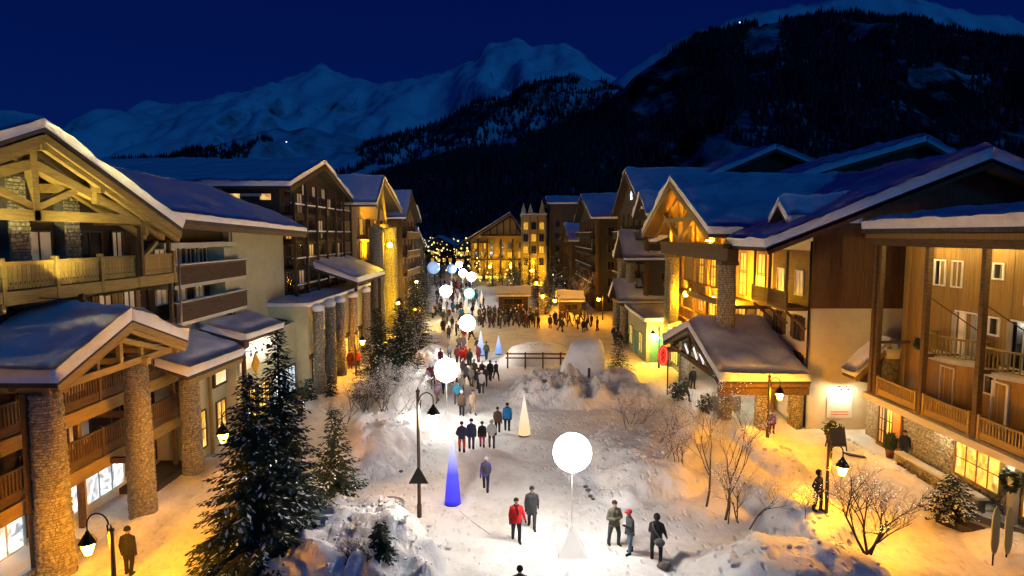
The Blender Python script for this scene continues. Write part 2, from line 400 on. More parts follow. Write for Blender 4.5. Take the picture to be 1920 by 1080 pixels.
def hz(x, y):
    x = np.asarray(x, float); y = np.asarray(y, float)
    near = np.clip((160 - y) / 80, 0, 1)
    z = near * (0.05 * fbm(x * 0.7, y * 0.7, 3) + 0.05 * fbm(x * 2.6, y * 2.6, 2))
    for cx, cy, rx, ry, h, ro, pw in MOUNDS:
        jit = 0.35 * fbm(x * 0.55 + cx, y * 0.55 + cy, 3)
        d = np.sqrt(((x - cx) / rx) ** 2 + ((y - cy) / ry) ** 2) * (1 + jit)
        k = np.clip(1 - d ** pw, 0, 1)
        z = z + h * k * (1 + ro * 1.2 * fbm(x * 1.1, y * 1.1, 4)) + ro * k * (0.5 * np.abs(vnoise(x * 2.3 + 9, y * 2.3)) + 0.34 * np.abs(vnoise(x * 4.6, y * 4.6 + 3)) - 0.1)
    return z
def gz(x, y): return float(hz(x, y))

def axis(stops):
    out = []
    for a, b2, s in stops: out.extend(np.arange(a, b2, s))
    return np.array(out + [stops[-1][1]])
gx = axis([(-9000, -400, 800), (-400, -60, 40), (-60, -22, 4), (-22, 24, 0.125), (24, 60, 4), (60, 400, 40), (400, 9000, 800)])
gy = axis([(-400, -20, 40), (-20, 14, 4), (14, 66, 0.13), (66, 130, 1.0), (130, 400, 20), (400, 9000, 500)])
XX, YY = np.meshgrid(gx, gy)
ZZ = hz(XX, YY)
def grid_mesh(name, X, Y, Z, mat, smooth=True):
    h, w = X.shape
    me = bpy.data.meshes.new(name)
    co = np.stack([X, Y, Z], -1).reshape(-1, 3)
    i = np.arange(h * w).reshape(h, w)
    q = np.stack([i[:-1, :-1], i[:-1, 1:], i[1:, 1:], i[1:, :-1]], -1).reshape(-1, 4)
    me.vertices.add(len(co)); me.vertices.foreach_set('co', co.ravel())
    me.loops.add(q.size); me.loops.foreach_set('vertex_index', q.ravel().astype(np.int32))
    me.polygons.add(len(q)); me.polygons.foreach_set('loop_start', np.arange(0, q.size, 4, dtype=np.int32))
    me.polygons.foreach_set('loop_total', np.full(len(q), 4, np.int32))
    if smooth: me.polygons.foreach_set('use_smooth', np.ones(len(q), bool))
    me.materials.append(mat); me.update(calc_edges=True); me.validate()
    return me
g = link(bpy.data.objects.new('ground', grid_mesh('ground', XX, YY, ZZ, GROUND)))
g['kind'] = 'structure'

# ------------------------------------------------------------------ mountains
def mountain_mat(name, dark, scale, lo, hi, stretch):
    m, n, l, b = new_mat(name)
    t = n.new('ShaderNodeTexCoord'); mp = n.new('ShaderNodeMapping'); mp.inputs['Scale'].default_value = stretch
    l.new(t.outputs['Object'], mp.inputs[0])
    a = n.new('ShaderNodeTexNoise'); a.inputs['Scale'].default_value = scale; a.inputs['Detail'].default_value = 10; a.inputs['Roughness'].default_value = 0.68
    l.new(mp.outputs[0], a.inputs['Vector'])
    ge = n.new('ShaderNodeNewGeometry'); se = n.new('ShaderNodeSeparateXYZ'); l.new(ge.outputs['Normal'], se.inputs[0])
    ad = n.new('ShaderNodeMath'); ad.operation = 'MULTIPLY_ADD'; ad.inputs[1].default_value = 0.35
    l.new(se.outputs['Z'], ad.inputs[0]); l.new(a.outputs[0], ad.inputs[2])
    r = n.new('ShaderNodeValToRGB'); r.color_ramp.elements[0].position = lo; r.color_ramp.elements[0].color = (*dark, 1)
    r.color_ramp.elements[1].position = hi; r.color_ramp.elements[1].color = (0.80, 0.82, 0.86, 1)
    l.new(ad.outputs[0], r.inputs[0]); l.new(r.outputs[0], b.inputs['Base Color']); b.inputs['Roughness'].default_value = 0.9
    b.inputs['Specular IOR Level'].default_value = 0.0
    return m
M_PEAK = mountain_mat('alpine_snow', (0.06, 0.06, 0.065), 0.0022, 0.57, 0.71, (1, 1, 0.7))
M_MID = mountain_mat('wooded_snow', (0.022, 0.024, 0.022), 0.0035, 0.66, 0.86, (1, 1, 0.45))
M_FOR = mountain_mat('wooded_slope', (0.020, 0.019, 0.018), 0.008, 0.74, 1.05, (1, 1, 0.25))

def ridge(name, prof, Y, front, back, mat, nx=220, nt=44, amp=0.10, gl=0.004, pw=0.9):
    w = [DY(px, py, Y) for px, py in prof]
    xs = np.linspace(w[0].x, w[-1].x, nx)
    cz = np.interp(xs, [p.x for p in w], [p.z for p in w])
    t = np.concatenate([np.linspace(0, 1, nt), np.linspace(1, 1.8, 10)[1:]])
    X, T = np.meshgrid(xs, t)
    C = np.broadcast_to(cz, X.shape)
    Yy = np.where(T <= 1, Y - front * (1 - T), Y + back * (T - 1))
    pr = np.where(T <= 1, np.clip(T, 0, 1) ** pw, 1 - 0.6 * (T - 1))
    zz = C * pr
    rid = 1 - np.abs(2 * fbm(X * gl + 3, Yy * gl * 0.5, 4))
    fade = np.where(T <= 1, np.sin(np.clip(T, 0, 1) * math.pi) + 0.25 * T, 0.3)
    zz = zz + C * amp * 1.6 * (rid - 0.75) * fade + C * 0.02 * fbm(X * gl * 8, Yy * gl * 8, 3)
    zz = np.where(T <= 0.001, -8, zz)
    o = link(bpy.data.objects.new(name, grid_mesh(name, X, Yy, zz, mat)))
    o['kind'] = 'structure'
    return (xs, t, X, Yy, zz)
ridge('mountains', [(-900, 400), (-400, 340), (-100, 300), (100, 310), (170, 250), (230, 205), (268, 176), (300, 184), (335, 186), (400, 182), (440, 172), (485, 158), (540, 138), (568, 128),
    (600, 112), (625, 128), (660, 144), (700, 158), (760, 152), (840, 132), (895, 108), (912, 86), (945, 82), (970, 72), (1000, 88), (1050, 84), (1080, 92), (1115, 120), (1200, 165), (1400, 250), (1800, 300), (2400, 380)],
    4600, 1900, 1500, M_PEAK, 420, 70, 0.10, 0.0022, 0.8)
ridge('mountains', [(900, 330), (1100, 190), (1250, 75), (1400, 28), (1480, 6), (1600, -14), (1720, -4), (1820, 14), (1920, 44), (2300, 160), (2700, 330)], 2700, 900, 900, M_PEAK, 160, 40, 0.05, 0.003)
MIDR = ridge('mountains', [(-500, 420), (0, 350), (220, 302), (330, 288), (430, 268), (520, 240), (570, 232), (640, 252), (690, 262), (740, 258), (800, 230), (890, 194), (940, 176), (990, 160), (1040, 146), (1080, 138), (1130, 150), (1200, 190), (1500, 300), (1800, 380)],
    2250, 1000, 600, M_MID, 300, 60, 0.12, 0.004)
BIGR = ridge('mountains', [(300, 432), (560, 395), (640, 362), (720, 330), (800, 305), (880, 282), (950, 262), (1020, 246), (1080, 226), (1130, 200), (1160, 172), (1190, 142), (1230, 112), (1265, 88), (1300, 70), (1340, 60), (1385, 52), (1440, 44), (1500, 32), (1530, 18),
    (1560, 14), (1600, 20), (1650, 30), (1700, 38), (1760, 52), (1800, 56), (1860, 70), (1920, 92), (2050, 150), (2300, 260), (2700, 420)], 1550, 900, 500, M_FOR, 320, 60, 0.07, 0.005)

# far-off conifer woods: one mass on each slope
def in_poly(px, pz, poly):
    c = np.zeros(px.shape, bool); n = len(poly); j = n - 1
    for i in range(n):
        xi, zi = poly[i]; xj, zj = poly[j]
        k = ((zi > pz) != (zj > pz)) & (px < (xj - xi) * (pz - zi) / (zj - zi + 1e-9) + xi)
        c ^= k; j = i
    return c
def woods(name, rd, N, hmin, hmax, dens, gaps, seed):
    xs, t, X, Yy, zz = rd
    rs = np.random.RandomState(seed)
    nt, nx = X.shape
    a = rs.rand(N) * (nx - 2); b2 = rs.rand(N) ** 0.8 * (44 if nt < 60 else 60)
    b2 = np.clip(b2, 0, nt - 3)
    i = a.astype(int); j = b2.astype(int); fa = a - i; fb = b2 - j
    def bil(A): return (A[j, i] * (1 - fa) + A[j, i + 1] * fa) * (1 - fb) + (A[j + 1, i] * (1 - fa) + A[j + 1, i + 1] * fa) * fb
    x, y, z = bil(X), bil(Yy), bil(zz)
    keep = (fbm(x * dens[0], (y + z) * dens[0] * 0.6, 4) > dens[1])
    tt = y
    sx = 960 + FPX * x / y; sz = z / y        # slope openings are given as (x/y, z/y) bearings of the real clearings
    for gp in gaps:
        poly = [((px - 960) / FPX, (440 - py) / FPX) for px, py in gp]
        keep &= ~in_poly(x / y, sz, poly)
    x, y, z = x[keep], y[keep], z[keep]
    M = len(x); h = hmin + (hmax - hmin) * rs.rand(M); r = h * (0.17 + 0.07 * rs.rand(M))
    k = 5; ang = np.linspace(0, 2 * math.pi, k, endpoint=False)
    co = np.zeros((M, k + 1, 3))
    co[:, :k, 0] = x[:, None] + r[:, None] * np.cos(ang); co[:, :k, 1] = y[:, None] + r[:, None] * np.sin(ang); co[:, :k, 2] = (z - 3)[:, None]
    co[:, k, 0] = x; co[:, k, 1] = y; co[:, k, 2] = z + h
    base = (np.arange(M) * (k + 1))[:, None, None]
    tri = np.array([[q, (q + 1) % k, k] for q in range(k)])[None]
    F = (base + tri).reshape(-1, 3)
    me = bpy.data.meshes.new(name)
    me.vertices.add(M * (k + 1)); me.vertices.foreach_set('co', co.ravel())
    me.loops.add(F.size); me.loops.foreach_set('vertex_index', F.ravel().astype(np.int32))
    me.polygons.add(len(F)); me.polygons.foreach_set('loop_start', np.arange(0, F.size, 3, dtype=np.int32)); me.polygons.foreach_set('loop_total', np.full(len(F), 3, np.int32))
    me.materials.append(FIRFAR); me.update(calc_edges=True); me.validate()
    o = link(bpy.data.objects.new(name, me)); o['kind'] = 'stuff'
FIRFAR = surf('far_firs', (0.075, 0.070, 0.062), (0.030, 0.029, 0.027), 0.9, 0.02, (1, 1, 1), 0)
FIRFAR.node_tree.nodes['Principled BSDF'].inputs['Specular IOR Level'].default_value = 0.0
woods('forest', BIGR, 52000, 11, 22, (0.0065, -0.26), [
    [(1380, 92), (1390, 62), (1425, 44), (1452, 50), (1440, 100), (1400, 110)],
    [(1690, 130), (1740, 120), (1800, 140), (1790, 170), (1750, 190), (1735, 270), (1715, 270), (1700, 200), (1680, 170)],
    [(1640, 140), (1655, 140), (1690, 200), (1680, 205)], [(1555, 40), (1565, 38), (1590, 90), (1580, 92)]], 5)
woods('forest', MIDR, 22000, 14, 24, (0.0032, -0.10), [], 8)
# ------------------------------------------------------------------ building kit
def snow_sheet(mb, e0, e1, r1, r0, th, rounds, seed, nu=None, nv=None, bulge=0.12):
    """thick snow lying on the roof plane e0-e1 (eave) to r0-r1 (ridge); rounds = which of (eave, end1, ridge, end0) are rounded off"""
    e0, e1, r1, r0 = map(Vector, (e0, e1, r1, r0))
    lu = (e1 - e0).length; lv = (r0 - e0).length
    nu = nu or max(6, min(60, int(lu / 0.35))); nv = nv or max(6, min(40, int(lv / 0.35)))
    rr = random.Random(seed); sx, sy = rr.random() * 50, rr.random() * 50
    def soft(n):
        a = np.linspace(0, 1, n + 1); return a
    us, vs_ = soft(nu), soft(nv)
    U, V = np.meshgrid(us, vs_)
    big = 9.0
    d = np.minimum.reduce([V * lv if rounds[0] else big + 0 * V, (1 - U) * lu if rounds[1] else big + 0 * U,
                           (1 - V) * lv if rounds[2] else big + 0 * V, U * lu if rounds[3] else big + 0 * U])
    prof = np.sqrt(np.clip(1 - (1 - np.clip(d / (th * 0.9), 0, 1)) ** 2, 0, 1))
    prof = 0.74 + 0.26 * prof
    a_, b_, c_, d_ = [np.array(p_) for p_ in (e0, e1, r1, r0)]
    W3 = (a_ * (1 - U)[..., None] + b_ * U[..., None]) * (1 - V)[..., None] + (d_ * (1 - U)[..., None] + c_ * U[..., None]) * V[..., None]
    nz = fbm(W3[..., 0] * 0.42 + 3, W3[..., 1] * 0.42, 3); n2 = fbm(W3[..., 0] * 1.5, W3[..., 1] * 1.5 + 7, 3)
    th = th * 1.15
    Zt = th * prof * (1 + 0.42 * nz + 0.22 * n2)
    P = lambda u, v: (e0 * (1 - u) + e1 * u) * (1 - v) + (r0 * (1 - u) + r1 * u) * v
    out = (e0 - r0).normalized()
    vs = []
    for j in range(nv + 1):
        for i in range(nu + 1):
            p = P(us[i], vs_[j])
            if rounds[0] and j == 0: p = p + out * (0.05 + bulge * (0.6 + 2.2 * float(nz[j, i])) + 0.10 * float(n2[j, i]))
            if rounds[1] and i == nu: p = p + (e1 - e0).normalized() * (0.05 + 0.16 * float(nz[j, i]) + 0.10 * float(n2[j, i]))
            if rounds[3] and i == 0: p = p - (e1 - e0).normalized() * (0.05 + 0.16 * float(nz[j, i]) + 0.10 * float(n2[j, i]))
            vs.append((p.x, p.y, p.z + float(Zt[j, i])))
    for j in range(nv + 1):
        for i in range(nu + 1):
            p = P(us[i], vs_[j]); vs.append((p.x, p.y, p.z + 0.004))
    W = nu + 1; O = W * (nv + 1); fs = []
    for j in range(nv):
        for i in range(nu):
            fs.append((j * W + i, j * W + i + 1, (j + 1) * W + i + 1, (j + 1) * W + i))
    def skirt(ids):
        for a, b2 in zip(ids[:-1], ids[1:]): fs.append((a, O + a, O + b2, b2))
    skirt([i for i in range(W)][::-1]); skirt([nv * W + i for i in range(W)])
    skirt([j * W for j in range(nv + 1)]); skirt([j * W + nu for j in range(nv + 1)][::-1])
    mb.add(vs, fs)

def roof_slab(mb, e0, e1, r1, r0, th):
    e0, e1, r1, r0 = map(Vector, (e0, e1, r1, r0))
    d = Vector((0, 0, -th))
    mb.add([e0, e1, r1, r0, e0 + d, e1 + d, r1 + d, r0 + d], [(0, 1, 2, 3), (7, 6, 5, 4), (0, 4, 5, 1), (1, 5, 6, 2), (2, 6, 7, 3), (3, 7, 4, 0)])

def gable_roof(root, ridge, x0, x1, y0, y1, ze, za, snow=0.4, th=0.2, peak=None, seed=1, mat=None, ends=(True, True)):
    """x0..y1 = roof outline with its overhangs, ze = eave height, za = ridge height"""
    sl, sn = MB(), MB()
    if ridge == 'X':
        c = peak if peak is not None else (y0 + y1) / 2
        A = [((x0, y0, ze), (x1, y0, ze), (x1, c, za), (x0, c, za)), ((x1, y1, ze), (x0, y1, ze), (x0, c, za), (x1, c, za))]
    else:
        c = peak if peak is not None else (x0 + x1) / 2
        A = [((x0, y1, ze), (x0, y0, ze), (c, y0, za), (c, y1, za)), ((x1, y0, ze), (x1, y1, ze), (c, y1, za), (c, y0, za))]
    for k, q in enumerate(A):
        roof_slab(sl, *q, th)
        e = ends if (ridge == 'X') == (k == 0) else (ends[1], ends[0])
        snow_sheet(sn, *q, snow, (True, e[1], False, e[0]), seed * 7 + k)
    r = part('roof', sl, mat or SLATE, root)
    part('roof_snow', sn, SNOW, r, smooth=True)
    return r
def lean_roof(root, e0, e1, r1, r0, snow=0.4, th=0.2, rounds=(True, True, True, True), seed=3, mat=None):
    sl, sn = MB(), MB(); roof_slab(sl, e0, e1, r1, r0, th); snow_sheet(sn, e0, e1, r1, r0, snow, rounds, seed)
    r = part('roof', sl, mat or SLATE, root); part('roof_snow', sn, SNOW, r, smooth=True); return r

FACE_RZ = {'-Y': 0.0, '+X': math.pi / 2, '-X': -math.pi / 2}
class Face:
    """a wall seen in its own directions: u along the wall (world y for side walls, world x for front ones), d outward"""
    def __init__(s, root, face, at): s.root, s.face, s.at = root, face, at
    def pt(s, u, d, z):
        return (s.at + d, u, z) if s.face == '+X' else (s.at - d, u, z) if s.face == '-X' else (u, s.at - d, z)
    def box(s, mb, u0, u1, d0, d1, z0, z1):
        a, b2 = s.pt(u0, d0, z0), s.pt(u1, d1, z1)
        return mb.box(a[0], b2[0], a[1], b2[1], a[2], b2[2])
    def beam(s, mb, a, b2, w, h): return mb.beam(s.pt(*a), s.pt(*b2), w, h)

WIN = {}
def window_meshes(w, h, nx, nz, fm, pm):
    k = (round(w, 2), round(h, 2), nx, nz, fm.name)
    if k not in WIN:
        f = MB(); t = 0.07
        f.box(-w / 2 - t, -w / 2, -0.10, 0.03, -h / 2 - t, h / 2 + t); f.box(w / 2, w / 2 + t, -0.10, 0.03, -h / 2 - t, h / 2 + t)
        f.box(-w / 2, w / 2, -0.10, 0.03, h / 2, h / 2 + t); f.box(-w / 2, w / 2, -0.12, 0.03, -h / 2 - t, -h / 2)
        for i in range(1, nx): x = -w / 2 + w * i / nx; f.box(x - 0.025, x + 0.025, -0.075, 0.02, -h / 2 + 0.001, h / 2 - 0.001)
        for i in range(1, nz):
            z = -h / 2 + h * i / nz
            for q in range(nx):
                f.box(-w / 2 + w * q / nx + 0.026, -w / 2 + w * (q + 1) / nx - 0.026, -0.070, 0.02, z - 0.022, z + 0.022)
        WIN[k] = f.mesh('window', fm)
    kp = (round(w, 2), round(h, 2), pm.name)
    if kp not in WIN:
        p = MB(); p.box(-w / 2 + 0.002, w / 2 - 0.002, -0.035, -0.01, -h / 2 + 0.002, h / 2 - 0.002); WIN[kp] = p.mesh('pane', pm)
    return WIN[k], WIN[kp]
def window(F, u, z, w, h, pm=None, fm=None, nx=2, nz=1, d=0.0, name='window'):
    fm = fm or WOODM; pm = pm or GLASS
    a, b2 = window_meshes(w, h, nx, nz, fm, pm)
    o = piece(name, a, F.root, F.pt(u, d, z), FACE_RZ[F.face])
    p = bpy.data.objects.new('pane', b2); p.parent = o; link(p)
    return o
SHM = {}
def shutters(F, u, z, w, h, mat=None):
    mat = mat or SHUT; sw = w * 0.48; k = (round(sw, 2), round(h, 2), mat.name)
    if k not in SHM:
        m = MB(); n = max(2, int(sw / 0.16))
        for i in range(n): m.box(-sw / 2 + sw * i / n + 0.008, -sw / 2 + sw * (i + 1) / n - 0.008, -0.06, 0.0, -h / 2, h / 2)
        m.box(-sw / 2, sw / 2, -0.085, -0.061, -h * 0.33 - 0.05, -h * 0.33 + 0.05); m.box(-sw / 2, sw / 2, -0.085, -0.061, h * 0.33 - 0.05, h * 0.33 + 0.05)
        SHM[k] = m.mesh('shutter', mat)
    for s in (-1, 1): piece('shutter', SHM[k], F.root, F.pt(u + s * (w / 2 + 0.09 + sw / 2), 0.02, z), FACE_RZ[F.face])

BAL = {}
def bar_mesh(w, h, d, mat, name='baluster', turned=False):
    k = (w, h, d, mat.name, name)
    if k not in BAL:
        m = MB()
        if turned:
            m.box(-w / 2, w / 2, -d / 2, d / 2, 0, h * 0.22); m.box(-w * 0.33, w * 0.33, -d * 0.33, d * 0.33, h * 0.22, h * 0.80); m.box(-w / 2, w / 2, -d / 2, d / 2, h * 0.80, h)
        else: m.box(-w / 2, w / 2, -d / 2, d / 2, 0, h)
        BAL[k] = m.mesh(name, mat)
    return BAL[k]
def railing(F, u0, u1, d, z, h, mat, step=0.14, bw=0.07, post=2.4, single=True, snow=0.0, name='baluster', pw=0.12, solid=0.0):
    """handrail, bottom rail, posts and balusters (each one a part where it can be picked apart)"""
    m = MB(); F.box(m, u0, u1, d - 0.05, d + 0.05, z + h - 0.08, z + h); F.box(m, u0, u1, d - 0.035, d + 0.035, z + 0.06, z + 0.13)
    if solid: F.box(m, u0, u1, d - 0.02, d + 0.02, z + 0.131, z + 0.13 + solid)
    part('handrail', m, mat, F.root)
    n = max(1, round((u1 - u0) / post))
    for i in range(n + 1):
        u = u0 + (u1 - u0) * i / n
        piece('post', bar_mesh(pw, h + 0.06, pw, mat, 'post'), F.root, F.pt(u, d, z + 0.002), FACE_RZ[F.face])
    b0 = z + 0.13 + solid; k = max(1, int((u1 - u0) / step)); bh = h - 0.21 - solid
    if single:
        me = bar_mesh(bw, round(bh, 3), 0.035, mat, name)
        for i in range(k): piece(name, me, F.root, F.pt(u0 + (i + 0.5) * (u1 - u0) / k, d, b0), FACE_RZ[F.face])
    else:
        mm = MB()
        for i in range(k):
            u = u0 + (i + 0.5) * (u1 - u0) / k; F.box(mm, u - bw / 2, u + bw / 2, d - 0.018, d + 0.018, b0, b0 + bh)
        part('balusters', mm, mat, F.root, kind='stuff')
    if snow:
        s = MB(); a, b2 = F.pt(u0, d - 0.09, z + h), F.pt(u1, d + 0.09, z + h)
        q = [(min(a[0], b2[0]), min(a[1], b2[1])), (max(a[0], b2[0]), max(a[1], b2[1]))]
        snow_sheet(s, (q[0][0], q[0][1], z + h), (q[1][0], q[0][1], z + h), (q[1][0], q[1][1], z + h), (q[0][0], q[1][1], z + h), snow, (True,) * 4, int(u0 * 7 + z))
        part('rail_snow', s, SNOW, F.root, smooth=True)

def stone_column(root, x, y, r0, r1, z0, z1, seed, sw=0.15, sh=0.095):
    """masonry pillar: mortar core and its stones proud of it, each with its own size, tilt and depth"""
    rr = random.Random(seed); core = MB(); core.lathe([(r0, z0), (r1, z1)], (x, y, 0), 20)
    c = part('column', core, STONE2, root)
    m = MB(); z = z0
    while z < z1 - 0.03:
        hh = min(sh * rr.uniform(0.75, 1.3), z1 - z); t = (z - z0) / (z1 - z0); r = r0 + (r1 - r0) * t
        n = max(6, int(2 * math.pi * r / sw)); off = rr.random()
        for i in range(n):
            a0 = 2 * math.pi * (i + off + rr.uniform(0.03, 0.10)) / n; a1 = 2 * math.pi * (i + 1 + off - rr.uniform(0.03, 0.10)) / n
            o = r + rr.uniform(0.025, 0.075); am = (a0 + a1) / 2
            zz0 = z + rr.uniform(0.004, 0.018); zz1 = z + hh - rr.uniform(0.004, 0.018)
            P = lambda a, q, zz: (x + q * math.cos(a), y + q * math.sin(a), zz)
            i_ = r - 0.02
            m.add([P(a0, i_, zz0), P(a1, i_, zz0), P(a1, i_, zz1), P(a0, i_, zz1), P(a0 + 0.012, o, zz0 + 0.008), P(a1 - 0.012, o - 0.012, zz0 + 0.01), P(a1 - 0.015, o, zz1 - 0.01), P(a0 + 0.01, o - 0.01, zz1 - 0.008)],
                  [(4, 5, 6, 7), (0, 1, 5, 4), (1, 2, 6, 5), (2, 3, 7, 6), (3, 0, 4, 7)])
        z += hh
    part('stones', m, STONE, c, kind='stuff')
    return c
def stone_wall(F, u0, u1, z0, z1, seed, d=0.0, sw=0.32, sh=0.15, depth=0.06, holes=()):
    rr = random.Random(seed); m = MB(); z = z0
    while z < z1 - 0.04:
        hh = min(sh * rr.uniform(0.7, 1.35), z1 - z); u = u0
        while u < u1 - 0.05:
            w = min(sw * rr.uniform(0.6, 1.5), u1 - u)
            if not any(a - 0.02 < u + w / 2 < b2 + 0.02 and c - 0.02 < z + hh / 2 < e + 0.02 for a, b2, c, e in holes):
                o = d + depth * rr.uniform(0.5, 1.6); g2 = 0.012
                P = F.pt
                m.add([P(u + g2, d - 0.01, z + g2), P(u + w - g2, d - 0.01, z + g2), P(u + w - g2, d - 0.01, z + hh - g2), P(u + g2, d - 0.01, z + hh - g2),
                       P(u + g2 * 2.2, o, z + g2 * 2), P(u + w - g2 * 2, o * 0.97, z + g2 * 2), P(u + w - g2 * 2.4, o, z + hh - g2 * 2), P(u + g2 * 2, o * 0.96, z + hh - g2 * 1.8)],
                      [(4, 5, 6, 7), (0, 1, 5, 4), (1, 2, 6, 5), (2, 3, 7, 6), (3, 0, 4, 7)])
            u += w
        z += hh
    return part('stones', m, STONE, F.root, kind='stuff')
def boards(F, u0, u1, z0, z1, mat, w=0.24, d=0.0, name='cladding', seed=1, top=None):
    """upright boards with battens, one part with real joints"""
    rr = random.Random(seed); m = MB(); u = u0
    while u < u1 - 0.01:
        ww = min(w * rr.uniform(0.85, 1.15), u1 - u)
        zt = top(u + ww / 2) if top else z1
        if zt > z0: F.box(m, u + 0.006, u + ww - 0.006, d - 0.01, d + rr.uniform(0.018, 0.042), z0, zt)
        u += ww
    return part(name, m, mat, F.root)
def rafters(root, pts, w, h, mat, name='rafter'):
    for a, b2 in pts:
        m = MB(); m.beam(a, b2, w, h); part(name, m, mat, root)
def stem(root, name, mat, *beams):
    for a, b2, w, h in beams:
        m = MB(); m.beam(a, b2, w, h); part(name, m, mat, root)
# ------------------------------------------------------------------ left: the big chalet with the truss gable
ch = thing('chalet', 'large timber chalet with snowy truss gable and slatted balcony at the far left', 'chalet', (-19, 22, 0))
m = MB(); m.prism([(11, 0), (31.7, 0), (31.7, 12.2), (21.9, 15.5), (11, 12.2)], 'X', -31, -19); part('wall', m, WOODD, ch)
gable_roof(ch, 'X', -34, -16.35, 13.2, 30.6, 12.62, 16.05, snow=0.5, th=0.22, peak=21.9, seed=11)
F = Face(ch, '+X', -19)
for s, ye in ((1, 30.5), (-1, 13.3)):                         # barge boards, the two rafters behind them
    stem(ch, 'barge_board', BEAM, ((-16.40, 21.9, 15.72), (-16.40, ye, 12.30), 0.10, 0.36), ((-16.56, 21.9, 15.48), (-16.56, ye, 12.06), 0.2, 0.30))
    stem(ch, 'rafter', BEAM, ((-17.3, 21.9, 15.55), (-17.3, ye, 12.15), 0.2, 0.28), ((-18.2, 21.9, 15.55), (-18.2, ye, 12.15), 0.2, 0.28))
    yt = 27.2 if s > 0 else 16.6
    stem(ch, 'truss_rafter', BEAM, ((-16.95, 21.9 + s * 0.15, 14.75), (-16.95, yt, 13.18), 0.24, 0.34))
    stem(ch, 'strut', BEAM, ((-16.95, 21.9 + s * 0.12, 13.28), (-16.95, 21.9 + s * 2.1, 14.02), 0.2, 0.24))
    for t in (0.35, 0.72):
        yy = 21.9 + (ye - 21.9) * t; zz = 15.35 - 3.42 * t
        stem(ch, 'purlin', BEAM, ((-19, yy, zz), (-16.45, yy, zz), 0.26, 0.34))
        stem(ch, 'purlin_bracket', BEAM, ((-16.75, yy, zz - 0.18), (-16.75, yy, zz - 0.62), 0.22, 0.22))
stem(ch, 'tie_beam', BEAM, ((-16.95, 14.2, 12.98), (-16.95, 28.3, 12.98), 0.26, 0.38))
stem(ch, 'king_post', BEAM, ((-16.95, 21.9, 12.80), (-16.95, 21.9, 15.6), 0.26, 0.30))
stem(ch, 'ridge_beam', BEAM, ((-19, 21.9, 15.45), (-16.4, 21.9, 15.45), 0.28, 0.4))
stem(ch, 'corner_post', WOODM, ((-17.0, 28.15, 10.4), (-17.0, 28.15, 12.78), 0.18, 0.18), ((-17.6, 31.5, 6.0), (-17.6, 31.5, 12.0), 0.16, 0.16))
stem(ch, 'brace', BEAM, ((-17.0, 28.2, 11.2), (-17.0, 29.4, 11.95), 0.16, 0.16))
for y0, y1 in ((22.75, 23.75), (25.6, 26.5), (18.3, 19.3)):                      # stone piers up into the gable
    mm = MB(); F.box(mm, y0, y1, -0.02, 0.40, 10.3, 14.6 if y0 < 25 else 14.0); part('stone_pier', mm, STONE2, ch)
    stone_wall(F, y0, y1, 10.3, 14.5 if y0 < 25 else 13.9, int(y0), 0.40, 0.30, 0.14)
for u, w, pm in ((21.2, 1.9, GLASS), (24.65, 1.3, LITD), (27.6, 1.5, GLASS), (20.0, 0.8, LITD), (29.5, 0.7, LITD)):
    window(F, u, 11.45, w, 1.9, pm, WOODM, 2, 1)
boards(F, 29.9, 31.68, 10.3, 12.0, WOODM, 0.2, 0.0, seed=4)
# top balcony: floor, front beam, slatted parapet
mm = MB(); F.box(mm, 11.5, 31.6, 0, 1.55, 10.14, 10.32); part('balcony_floor', mm, WOODM, ch)
mm = MB(); F.box(mm, 11.5, 31.6, 1.551, 1.72, 9.86, 10.34); part('front_beam', mm, BEAM, ch)
mm = MB(); F.box(mm, 11.5, 31.6, 1.50, 1.66, 11.22, 11.36); F.box(mm, 11.5, 31.6, 1.55, 1.62, 10.50, 10.56); part('handrail', mm, BEAM, ch)
k = 0
for y in np.arange(12.6, 31.5, 0.205):
    s = MB(); s.box(-0.094, 0.094, -0.02, 0.02, 0, 0.80)
    if k == 0:
        slat = MB(); slat.box(-0.094, 0.094, -0.018, 0.018, 0.0, 0.16); slat.box(-0.094, -0.03, -0.018, 0.018, 0.16, 0.26); slat.box(0.03, 0.094, -0.018, 0.018, 0.16, 0.26); slat.box(-0.094, 0.094, -0.018, 0.018, 0.26, 0.84)
        slat_me = slat.mesh('slat', BEAM)
    piece('slat', slat_me, ch, F.pt(float(y), 1.60, 10.38), FACE_RZ['+X']); k += 1
for y in (18.2, 20.8, 23.3, 25.85, 28.4, 31.4):
    stem(ch, 'post', BEAM, (F.pt(y, 1.64, 9.85), F.pt(y, 1.64, 11.50), 0.2, 0.17)); stem(ch, 'corbel', BEAM, (F.pt(y, 0.0, 9.55), F.pt(y, 1.5, 9.95), 0.2, 0.24))
